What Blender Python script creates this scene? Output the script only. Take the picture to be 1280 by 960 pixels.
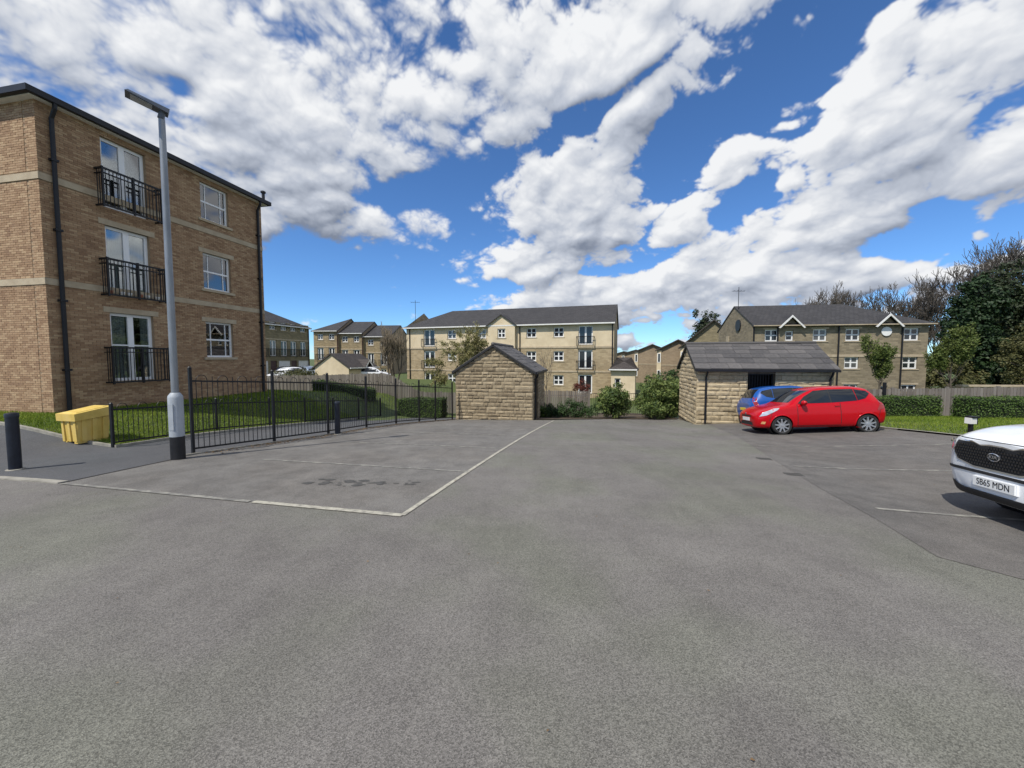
import bpy, math, random
import numpy as np
from mathutils import Vector, Matrix
R = math.radians
for o in list(bpy.data.objects): bpy.data.objects.remove(o)
scene = bpy.context.scene
COL = scene.collection
EYE = 1.55                       # phone height above the tarmac under it

# ------------------------------------------------------------------ camera
cam = bpy.data.cameras.new('camera'); camo = bpy.data.objects.new('camera', cam); COL.objects.link(camo)
cam.sensor_width = 36; cam.lens = 36*481/1280; cam.shift_y = -5.6/1280
cam.clip_start = .05; cam.clip_end = 3000
camo.location = (0, 0, EYE); camo.rotation_euler = (R(90-3.2), 0, 0)
scene.camera = camo

# ------------------------------------------------------------------ sky and sun
SUN_AZ, SUN_EL = 223, 54         # azimuth clockwise from +Y, elevation
sdir = Vector((math.sin(R(SUN_AZ))*math.cos(R(SUN_EL)), math.cos(R(SUN_AZ))*math.cos(R(SUN_EL)), math.sin(R(SUN_EL))))
sl = bpy.data.lights.new('sun', 'SUN'); sl.energy = 3.8; sl.angle = R(.6); sl.color = (1, .95, .86)
so = bpy.data.objects.new('sun', sl); COL.objects.link(so); so.rotation_euler = sdir.to_track_quat('Z', 'Y').to_euler(); so.location = (-20, -20, 30)
vs = scene.view_settings; vs.view_transform = 'Standard'; vs.look = 'None'; vs.gamma = 1; vs.exposure = .3; vs.use_curve_mapping = False

def N(nt, t, **kw):
    n = nt.nodes.new(t)
    for k, v in kw.items():
        if k.startswith('i_'):
            k = k[2:]; k = int(k) if k.isdigit() else k
            n.inputs[k].default_value = v
        else: setattr(n, k, v)
    return n
def L(nt, a, b): nt.links.new(a, b)
def math_(nt, op, a, b=None, c=None, clamp=False):
    n = nt.nodes.new('ShaderNodeMath'); n.operation = op; n.use_clamp = clamp
    for i, v in enumerate((a, b, c)):
        if v is None: continue
        if isinstance(v, (int, float)): n.inputs[i].default_value = v
        else: nt.links.new(v, n.inputs[i])
    return n.outputs[0]
def sstep(nt, x, lo, hi, a=0., b=1.):
    n = nt.nodes.new('ShaderNodeMapRange'); n.interpolation_type = 'SMOOTHSTEP'
    nt.links.new(x, n.inputs[0]); n.inputs[1].default_value = lo; n.inputs[2].default_value = hi; n.inputs[3].default_value = a; n.inputs[4].default_value = b
    return n.outputs[0]

# ---- the clouds: procedural noise over the whole sky, computed once into a sky map (no file)
def _hash(ix, iy, iz, seed):
    u = np.uint32; h = ix*u(374761393) + iy*u(668265263) + iz*u(2147483647) + u(seed*974634777 & 0xffffffff)
    h = (h ^ (h >> u(13)))*u(1274126177); h = (h ^ (h >> u(16)))*u(2246822519)
    return h ^ (h >> u(15))
def perlin(p, seed):
    i = np.floor(p); f = (p-i).astype(np.float32); i = i.astype(np.int32).astype(np.uint32); u = f*f*f*(f*(f*6-15)+10); out = 0
    for dx in (0, 1):
        for dy in (0, 1):
            for dz in (0, 1):
                h = _hash(i[:, 0]+np.uint32(dx), i[:, 1]+np.uint32(dy), i[:, 2]+np.uint32(dz), seed)
                d = ((h & np.uint32(1023)).astype(np.float32)/511.5-1)*(f[:, 0]-dx)+(((h >> np.uint32(10)) & np.uint32(1023)).astype(np.float32)/511.5-1)*(f[:, 1]-dy)+(((h >> np.uint32(20)) & np.uint32(1023)).astype(np.float32)/511.5-1)*(f[:, 2]-dz)
                out = out+(u[:, 0] if dx else 1-u[:, 0])*(u[:, 1] if dy else 1-u[:, 1])*(u[:, 2] if dz else 1-u[:, 2])*d
    return out*1.1
def fbm(p, scale, octv, gain, seed, billow=False):
    s = 0; a = 1.; tot = 0
    for o in range(octv):
        n = perlin(p*scale, seed+o); n = np.abs(n)*3.2-.55 if billow else n
        s = s+a*n; tot += a; a *= gain; scale *= 2.03
    return s/tot
# cloud banks (+) and blue gaps (-): azimuth, elevation, half-axes, tilt (degrees), weight
BANKS = [(-21.3,9.0,14.1,5.0,0,-0.55),(-5.9,8.8,8.1,3.4,0,-0.35),(-30.0,5.9,5.6,4.0,0,-0.4),(9.7,30.3,5.7,1.6,20,-0.9),(17.7,33.2,5.1,0.8,30,-0.7),(23.0,25.1,4.4,4.2,60,-1.1),(31.4,27.7,4.3,2.9,30,-1.1),(38.1,32.1,4.0,1.3,30,-0.8),(30.0,19.3,3.5,2.1,10,-1.0),(34.7,25.0,3.5,1.9,20,-0.5),(41.9,32.8,2.3,0.8,20,-0.4),(-7.9,38.1,2.3,1.4,0,-0.7),(-40.3,27.3,2.0,1.3,0,-0.85),(-13.7,22.4,6.8,1.7,10,-0.8),(-5.8,25.3,5.2,2.3,20,-0.8),(-30.4,31.9,1.1,1.0,0,-0.3),(0.0,28.7,3.0,0.9,20,-0.25),(45.8,12.4,3.4,1.8,10,-1.0),(51.7,11.6,1.3,1.2,0,-0.5),(50.1,9.8,2.1,1.0,0,-0.4),(19.7,13.3,3.4,0.9,10,-0.4),(12.5,12.3,2.6,0.9,0,-0.3),(51.5,25.0,0.7,0.5,0,-0.4),(43.2,19.6,1.3,0.6,20,-0.3),(0.0,6.2,4.7,1.4,0,-0.2),(22.5,3.2,5.8,0.9,0,-0.2),(16.8,29.7,3.3,3.5,0,0.6),(6.9,21.7,11.8,6.1,-5,0.6),(29.0,23.1,5.7,3.2,32,0.75),(2.3,14.0,7.4,3.2,0,0.7),(23.1,17.9,5.4,3.3,20,0.35),(40.4,17.3,7.6,4.2,12,0.45),(45.6,24.6,6.0,4.7,0,0.85),(49.8,16.5,4.9,3.3,20,0.4),(32.3,13.3,8.8,3.1,5,0.4),(-47.6,26.8,14.5,6.7,0,0.5),(-34.4,23.9,19.4,8.6,0,0.42),(-17.7,32.7,18.8,8.6,0,0.5),(-25.4,36.1,18.9,5.3,0,0.4),(-28.7,19.3,16.4,4.7,0,0.4),(-48.7,14.8,8.9,6.8,0,0.4),(-9.1,30.5,8.9,4.6,0,0.3),(17.6,36.2,14.4,4.4,15,0.5),(49.5,26.5,4.4,5.0,0,0.6),(41.1,24.2,3.6,4.1,0,0.8),(43.6,29.1,2.8,2.4,0,0.5),(9.4,8.0,13.9,3.3,8,0.9),(18.2,10.7,8.9,2.3,8,0.6),(28.1,8.5,9.8,3.0,5,0.8),(41.4,8.7,7.0,1.9,8,0.6),(48.4,7.9,3.4,1.4,10,0.3),(0.0,40.2,16.6,3.6,0,0.3)]
def cloud_density(az, el):
    """az, el in degrees (arrays of one shape)"""
    sh = az.shape; a_, e_ = np.radians(az).ravel(), np.radians(el).ravel()
    D = np.stack([np.sin(a_)*np.cos(e_), np.cos(a_)*np.cos(e_), np.sin(e_)], 1).astype(np.float32)
    q = D/(np.maximum(D[:, 2], 0)+.5)[:, None]
    w1 = np.stack([fbm(q, 5., 3, .5, k) for k in (11, 21, 31)], 1)
    A = az.ravel()+w1[:, 0]*4.5; E_ = el.ravel()+w1[:, 1]*3.2; C = np.zeros(len(D), np.float32)
    for a, e, ra, re, t, w in BANKS:
        da = (A-a)*math.cos(R(e)); de = E_-e; c, s = math.cos(R(t)), math.sin(R(t))
        k = np.clip((1.5-np.sqrt(((da*c+de*s)/ra)**2+((-da*s+de*c)/re)**2))/1.3, 0, 1); C += w*k*k*(3-2*k)
    qq = q+w1*.05; left = np.clip((.15-D[:, 0])/.3, 0, 1)
    around = np.clip((np.abs(az.ravel())-50)/15, 0, 1)
    d = np.tanh(C*1.5)*.44+.12*around+fbm(qq, 3.6, 8, .6, 41)*(.74+.34*left)+fbm(qq, 9., 5, .6, 61, True)*(.40+.04*left)+.02
    return d.reshape(sh).astype(np.float32), np.clip((.1-D[:, 0])/.3, 0, 1).reshape(sh)
def blur(a, k):
    for _ in range(2):
        c = np.cumsum(np.pad(a, ((k+1, k), (0, 0)), mode='edge'), 0, dtype=np.float64); a = (c[2*k+1:]-c[:-2*k-1])/(2*k+1)
        c = np.cumsum(np.pad(a, ((0, 0), (k+1, k)), mode='edge'), 1, dtype=np.float64); a = (c[:, 2*k+1:]-c[:, :-2*k-1])/(2*k+1)
    return a
def sky_map(W=4096):
    ppd = W/360; Hh = W//4
    def grid(a0, a1, e1, f):
        az = np.arange(a0+.5/ppd*f, a1, f/ppd); el = np.arange(e1-.5/ppd*f, 0, -f/ppd); return np.meshgrid(az, el)
    az, el = grid(-180, 180, 90, 4); d, lf = cloud_density(az, el)
    def up(x): return np.repeat(np.repeat(x, 4, 0), 4, 1)[:Hh, :W]
    dens = blur(up(d), 2); left = blur(up(lf), 2)
    az, el = grid(-60, 60, 64, 1); d, lf = cloud_density(az, el)
    r0 = Hh-d.shape[0]; c0 = int(round(120*ppd)); n, m = d.shape
    wt_ = np.clip((60-np.abs(az))/6, 0, 1)*np.clip((64-el)/6, 0, 1)
    dens[r0:r0+n, c0:c0+m] = dens[r0:r0+n, c0:c0+m]*(1-wt_)+d*wt_; left[r0:r0+n, c0:c0+m] = lf
    al = np.clip(dens/(.16+.22*left), 0, 1); al = al*al*(3-2*al); dp = np.clip(dens, 0, .9); k = W/2420
    def sh(a, dy, dx): dy, dx = int(dy*k), int(dx*k); return np.pad(a, ((dy, 0), (dx, 0)), mode='edge')[:a.shape[0], :a.shape[1]]
    def bl(a, r): return blur(a, max(1, int(r*k)))
    Lt = .80+(dp-sh(bl(dp, 2), 3, 1.5))*.95+(bl(dp, 3)-sh(bl(dp, 4), 11, 5))*1.1+(bl(dp, 14)-sh(bl(dp, 16), 42, 14))*1.05-bl(dp, 9)*(.82-.20*left)
    Lt = np.clip(Lt, 0, 1)
    px = np.zeros((W//2, W, 4), np.float32); top = np.stack([Lt, al, al, np.ones_like(al)], 2)[::-1]     # image rows run upwards
    idx = ((90-(.5-(np.arange(W)+.5)/W)*360+180) % 360)/360*W                                      # column -> azimuth
    px[W//4:] = top[:, np.clip(idx.astype(int), 0, W-1)]
    img = bpy.data.images.new('sky_clouds', W, W//2, alpha=True, float_buffer=True); img.colorspace_settings.name = 'Non-Color'; img.alpha_mode = 'CHANNEL_PACKED'
    img.pixels.foreach_set(px.ravel()); img.update()
    return img
world = bpy.data.worlds.new('World'); scene.world = world; world.use_nodes = True
wt = world.node_tree; bg = wt.nodes['Background']; bg.inputs[1].default_value = .1
skyt = N(wt, 'ShaderNodeTexSky', sky_type='NISHITA', sun_disc=False, sun_elevation=R(SUN_EL), sun_rotation=R(SUN_AZ), altitude=1500, air_density=1.0, dust_density=0., ozone_density=4.)
hs = N(wt, 'ShaderNodeVectorMath', operation='MULTIPLY'); L(wt, skyt.outputs[0], hs.inputs[0]); hs.inputs[1].default_value = (.7, 1.0, 1.28)   # the phone's punchy blue
tcw = N(wt, 'ShaderNodeTexCoord')
env = N(wt, 'ShaderNodeTexEnvironment', interpolation='Cubic'); env.image = sky_map(); L(wt, tcw.outputs['Generated'], env.inputs[0])
ch = N(wt, 'ShaderNodeSeparateColor'); L(wt, env.outputs[0], ch.inputs[0])          # red: how brightly the cloud is lit, green: how much it covers
litc = N(wt, 'ShaderNodeValToRGB'); L(wt, ch.outputs[0], litc.inputs[0])
cr = litc.color_ramp; cr.elements[0].position = 0; cr.elements[0].color = (1.75, 2.05, 2.7, 1); cr.elements[1].position = 1; cr.elements[1].color = (7.3, 7.4, 7.55, 1)
e = cr.elements.new(.5); e.color = (4.2, 4.55, 5.25, 1)
mx = N(wt, 'ShaderNodeMix', data_type='RGBA'); L(wt, ch.outputs[1], mx.inputs[0]); L(wt, hs.outputs[0], mx.inputs[6]); L(wt, litc.outputs[0], mx.inputs[7])
L(wt, mx.outputs[2], bg.inputs[0])
world.cycles.sampling_method = 'MANUAL'; world.cycles.sample_map_resolution = 512

# ------------------------------------------------------------------ materials
def base_mat(name):
    m = bpy.data.materials.new(name); m.use_nodes = True
    nt = m.node_tree; return m, nt, nt.nodes['Principled BSDF']
def ramp(nt, fac, cols):
    r = N(nt, 'ShaderNodeValToRGB'); L(nt, fac, r.inputs[0]); c = r.color_ramp
    while len(c.elements) < len(cols): c.elements.new(.5)
    for i, k in enumerate(cols):
        c.elements[i].position = i/(len(cols)-1); c.elements[i].color = (*k, 1)
    return r.outputs[0]
def scale_col(c, f): return tuple(min(1, k*f) for k in c)
def pm(name, cols, scale=3., rough=.8, bump=0., bscale=60., rnd=None, rndamt=.25, metal=0., ior=1.45, coords='Object', stretch=(1, 1, 1), detail=5., coat=0., contrast=1.):
    """cols: one or more colours spread by noise; rnd: 'object' / 'island' picks along the ramp too"""
    m, nt, p = base_mat(name)
    if len(cols) == 1: cols = [scale_col(cols[0], .85), scale_col(cols[0], 1.15)]
    tc = N(nt, 'ShaderNodeTexCoord'); mp = N(nt, 'ShaderNodeMapping'); mp.inputs['Scale'].default_value = stretch
    L(nt, tc.outputs[coords], mp.inputs[0])
    nz = N(nt, 'ShaderNodeTexNoise', i_Scale=scale, i_Detail=detail, i_Roughness=.6); L(nt, mp.outputs[0], nz.inputs['Vector'])
    f = sstep(nt, nz.outputs[0], .5-.24/contrast, .5+.24/contrast)
    if rnd:
        if rnd == 'object': r = N(nt, 'ShaderNodeObjectInfo').outputs['Random']
        else: r = N(nt, 'ShaderNodeNewGeometry').outputs['Random Per Island']
        f = math_(nt, 'ADD', math_(nt, 'MULTIPLY', f, 1-rndamt), math_(nt, 'MULTIPLY', r, rndamt))
    L(nt, ramp(nt, f, cols), p.inputs['Base Color'])
    p.inputs['Roughness'].default_value = rough; p.inputs['Metallic'].default_value = metal; p.inputs['IOR'].default_value = ior
    if coat: p.inputs['Coat Weight'].default_value = coat; p.inputs['Coat Roughness'].default_value = .04
    if bump:
        b = N(nt, 'ShaderNodeBump', i_Strength=bump, i_Distance=.02)
        n2 = N(nt, 'ShaderNodeTexNoise', i_Scale=bscale, i_Detail=4.); L(nt, mp.outputs[0], n2.inputs['Vector'])
        L(nt, n2.outputs[0], b.inputs['Height']); L(nt, b.outputs[0], p.inputs['Normal'])
    return m
def coursed(name, cols, mortar, bw, bh, mw=.01, var=.5, rough=.9):
    """far masonry, too small in the picture to lay stone by stone"""
    m, nt, p = base_mat(name)
    tc = N(nt, 'ShaderNodeTexCoord'); s = N(nt, 'ShaderNodeSeparateXYZ'); L(nt, tc.outputs['Object'], s.inputs[0])
    c = N(nt, 'ShaderNodeCombineXYZ'); L(nt, math_(nt, 'ADD', s.outputs[0], s.outputs[1]), c.inputs[0]); L(nt, s.outputs[2], c.inputs[1])
    bt = N(nt, 'ShaderNodeTexBrick', i_Scale=1., offset=.5); L(nt, c.outputs[0], bt.inputs['Vector'])
    bt.inputs['Brick Width'].default_value = bw; bt.inputs['Row Height'].default_value = bh; bt.inputs['Mortar Size'].default_value = mw
    bt.inputs['Color1'].default_value = (*cols[0], 1); bt.inputs['Color2'].default_value = (*cols[1], 1); bt.inputs['Mortar'].default_value = (*mortar, 1)
    nz = N(nt, 'ShaderNodeTexNoise', i_Scale=.55, i_Detail=6., i_Roughness=.65); L(nt, tc.outputs['Object'], nz.inputs['Vector'])
    mp = N(nt, 'ShaderNodeMix', data_type='RGBA', blend_type='MULTIPLY'); mp.inputs[0].default_value = 1
    L(nt, bt.outputs[0], mp.inputs[6]); L(nt, ramp(nt, sstep(nt, nz.outputs[0], .3, .7), [(1-.4*var,)*3, (1, 1, 1)]), mp.inputs[7])
    L(nt, mp.outputs[2], p.inputs['Base Color']); p.inputs['Roughness'].default_value = rough
    b = N(nt, 'ShaderNodeBump', i_Strength=.5, i_Distance=.02); b.invert = True; L(nt, bt.outputs['Fac'], b.inputs['Height']); L(nt, b.outputs[0], p.inputs['Normal'])
    return m
def tiled_roof(name, col, row=.3):
    m, nt, p = base_mat(name)
    tc = N(nt, 'ShaderNodeTexCoord'); s = N(nt, 'ShaderNodeSeparateXYZ'); L(nt, tc.outputs['Object'], s.inputs[0])
    c = N(nt, 'ShaderNodeCombineXYZ'); L(nt, math_(nt, 'ADD', s.outputs[0], math_(nt, 'MULTIPLY', s.outputs[1], .15)), c.inputs[0]); L(nt, math_(nt, 'MULTIPLY', s.outputs[2], 2.2), c.inputs[1])
    bt = N(nt, 'ShaderNodeTexBrick', i_Scale=1., offset=.5); L(nt, c.outputs[0], bt.inputs['Vector'])
    bt.inputs['Brick Width'].default_value = .4; bt.inputs['Row Height'].default_value = row; bt.inputs['Mortar Size'].default_value = .02
    bt.inputs['Color1'].default_value = (*scale_col(col, .8), 1); bt.inputs['Color2'].default_value = (*scale_col(col, 1.25), 1); bt.inputs['Mortar'].default_value = (*scale_col(col, .45), 1)
    nz = N(nt, 'ShaderNodeTexNoise', i_Scale=.8, i_Detail=5.); L(nt, tc.outputs['Object'], nz.inputs['Vector'])
    mp = N(nt, 'ShaderNodeMix', data_type='RGBA', blend_type='MULTIPLY'); mp.inputs[0].default_value = 1
    L(nt, bt.outputs[0], mp.inputs[6]); L(nt, ramp(nt, nz.outputs[0], [(.7, .7, .7), (1.0, .98, .95)]), mp.inputs[7])
    L(nt, mp.outputs[2], p.inputs['Base Color']); p.inputs['Roughness'].default_value = .75
    b = N(nt, 'ShaderNodeBump', i_Strength=.6, i_Distance=.03); b.invert = True; L(nt, bt.outputs['Fac'], b.inputs['Height']); L(nt, b.outputs[0], p.inputs['Normal'])
    return m
def asphalt(name, dark, light, tint, speck=1., blot=.55):
    m, nt, p = base_mat(name)
    tc = N(nt, 'ShaderNodeTexCoord'); ob = tc.outputs['Object']
    big = N(nt, 'ShaderNodeTexNoise', i_Scale=.28, i_Detail=6., i_Roughness=.62, i_Distortion=.5); L(nt, ob, big.inputs['Vector'])
    mid = N(nt, 'ShaderNodeTexNoise', i_Scale=2.3, i_Detail=6., i_Roughness=.7); L(nt, ob, mid.inputs['Vector'])
    hue = N(nt, 'ShaderNodeTexNoise', i_Scale=.5, i_Detail=3.); L(nt, ob, hue.inputs['Vector'])
    vor = N(nt, 'ShaderNodeTexVoronoi', i_Scale=190., i_Randomness=1.); L(nt, ob, vor.inputs['Vector'])
    fin = N(nt, 'ShaderNodeTexNoise', i_Scale=290., i_Detail=2.); L(nt, ob, fin.inputs['Vector'])
    sm = N(nt, 'ShaderNodeMapping'); sm.inputs['Scale'].default_value = (1.5, .22, 1); sm.inputs['Rotation'].default_value = (0, 0, R(13)); L(nt, ob, sm.inputs[0])
    stk = N(nt, 'ShaderNodeTexNoise', i_Scale=1.6, i_Detail=7., i_Roughness=.65, i_Distortion=.35); L(nt, sm.outputs[0], stk.inputs['Vector'])     # wheel wear along the drive
    f = math_(nt, 'ADD', math_(nt, 'MULTIPLY', sstep(nt, big.outputs[0], .3, .7), blot), math_(nt, 'MULTIPLY', sstep(nt, mid.outputs[0], .3, .7), 1-blot))
    f = math_(nt, 'ADD', math_(nt, 'MULTIPLY', f, .82), math_(nt, 'MULTIPLY', sstep(nt, stk.outputs[0], .32, .68), .18))
    base = N(nt, 'ShaderNodeMix', data_type='RGBA'); L(nt, f, base.inputs[0]); base.inputs[6].default_value = (*dark, 1); base.inputs[7].default_value = (*light, 1)
    tn = N(nt, 'ShaderNodeMix', data_type='RGBA', blend_type='MULTIPLY'); L(nt, sstep(nt, hue.outputs[0], .42, .62), tn.inputs[0]); L(nt, base.outputs[2], tn.inputs[6]); tn.inputs[7].default_value = (*tint, 1)
    cs = N(nt, 'ShaderNodeSeparateColor'); L(nt, vor.outputs['Color'], cs.inputs[0])
    g = math_(nt, 'MULTIPLY_ADD', cs.outputs[0], 1.2*speck, 1-.62*speck)
    g2 = math_(nt, 'MULTIPLY', g, math_(nt, 'MULTIPLY_ADD', sstep(nt, fin.outputs[0], .3, .7), .5*speck, 1-.25*speck))
    fm = N(nt, 'ShaderNodeVectorMath', operation='SCALE'); L(nt, tn.outputs[2], fm.inputs[0]); L(nt, g2, fm.inputs['Scale'])
    L(nt, fm.outputs[0], p.inputs['Base Color']); p.inputs['Roughness'].default_value = .9; p.inputs['Specular IOR Level'].default_value = .3
    b = N(nt, 'ShaderNodeBump', i_Strength=.55*speck, i_Distance=.006); L(nt, math_(nt, 'ADD', vor.outputs['Distance'], math_(nt, 'MULTIPLY', fin.outputs[0], .4)), b.inputs['Height']); L(nt, b.outputs[0], p.inputs['Normal'])
    return m
def leaf_mat(name, cols, rough=.55, trans=.25):
    m, nt, p = base_mat(name)
    g = N(nt, 'ShaderNodeNewGeometry'); tc = N(nt, 'ShaderNodeTexCoord')
    nz = N(nt, 'ShaderNodeTexNoise', i_Scale=1.1, i_Detail=3.); L(nt, tc.outputs['Object'], nz.inputs['Vector'])
    f = math_(nt, 'ADD', math_(nt, 'MULTIPLY', g.outputs['Random Per Island'], .6), math_(nt, 'MULTIPLY', sstep(nt, nz.outputs[0], .3, .7), .4))
    c = ramp(nt, f, cols); L(nt, c, p.inputs['Base Color']); p.inputs['Roughness'].default_value = rough; p.inputs['Specular IOR Level'].default_value = .3
    t = N(nt, 'ShaderNodeBsdfTranslucent'); L(nt, c, t.inputs[0])
    ms = N(nt, 'ShaderNodeMixShader'); ms.inputs[0].default_value = trans
    L(nt, p.outputs[0], ms.inputs[1]); L(nt, t.outputs[0], ms.inputs[2]); L(nt, ms.outputs[0], nt.nodes['Material Output'].inputs[0])
    return m
def glass_mat(name, tint=(.8, .85, .85), refl=1.55):
    """thin window pane: reflects at a slant, shows the room straight on"""
    m, nt, p = base_mat(name); nt.nodes.remove(p)
    fr = N(nt, 'ShaderNodeFresnel', i_IOR=refl); t = N(nt, 'ShaderNodeBsdfTransparent'); t.inputs[0].default_value = (*tint, 1)
    gl = N(nt, 'ShaderNodeBsdfGlossy', i_Roughness=.01)
    f = math_(nt, 'MULTIPLY_ADD', fr.outputs[0], 2.0, .12, clamp=True)
    ms = N(nt, 'ShaderNodeMixShader'); L(nt, f, ms.inputs[0]); L(nt, t.outputs[0], ms.inputs[1]); L(nt, gl.outputs[0], ms.inputs[2]); L(nt, ms.outputs[0], nt.nodes['Material Output'].inputs[0])
    return m

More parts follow.
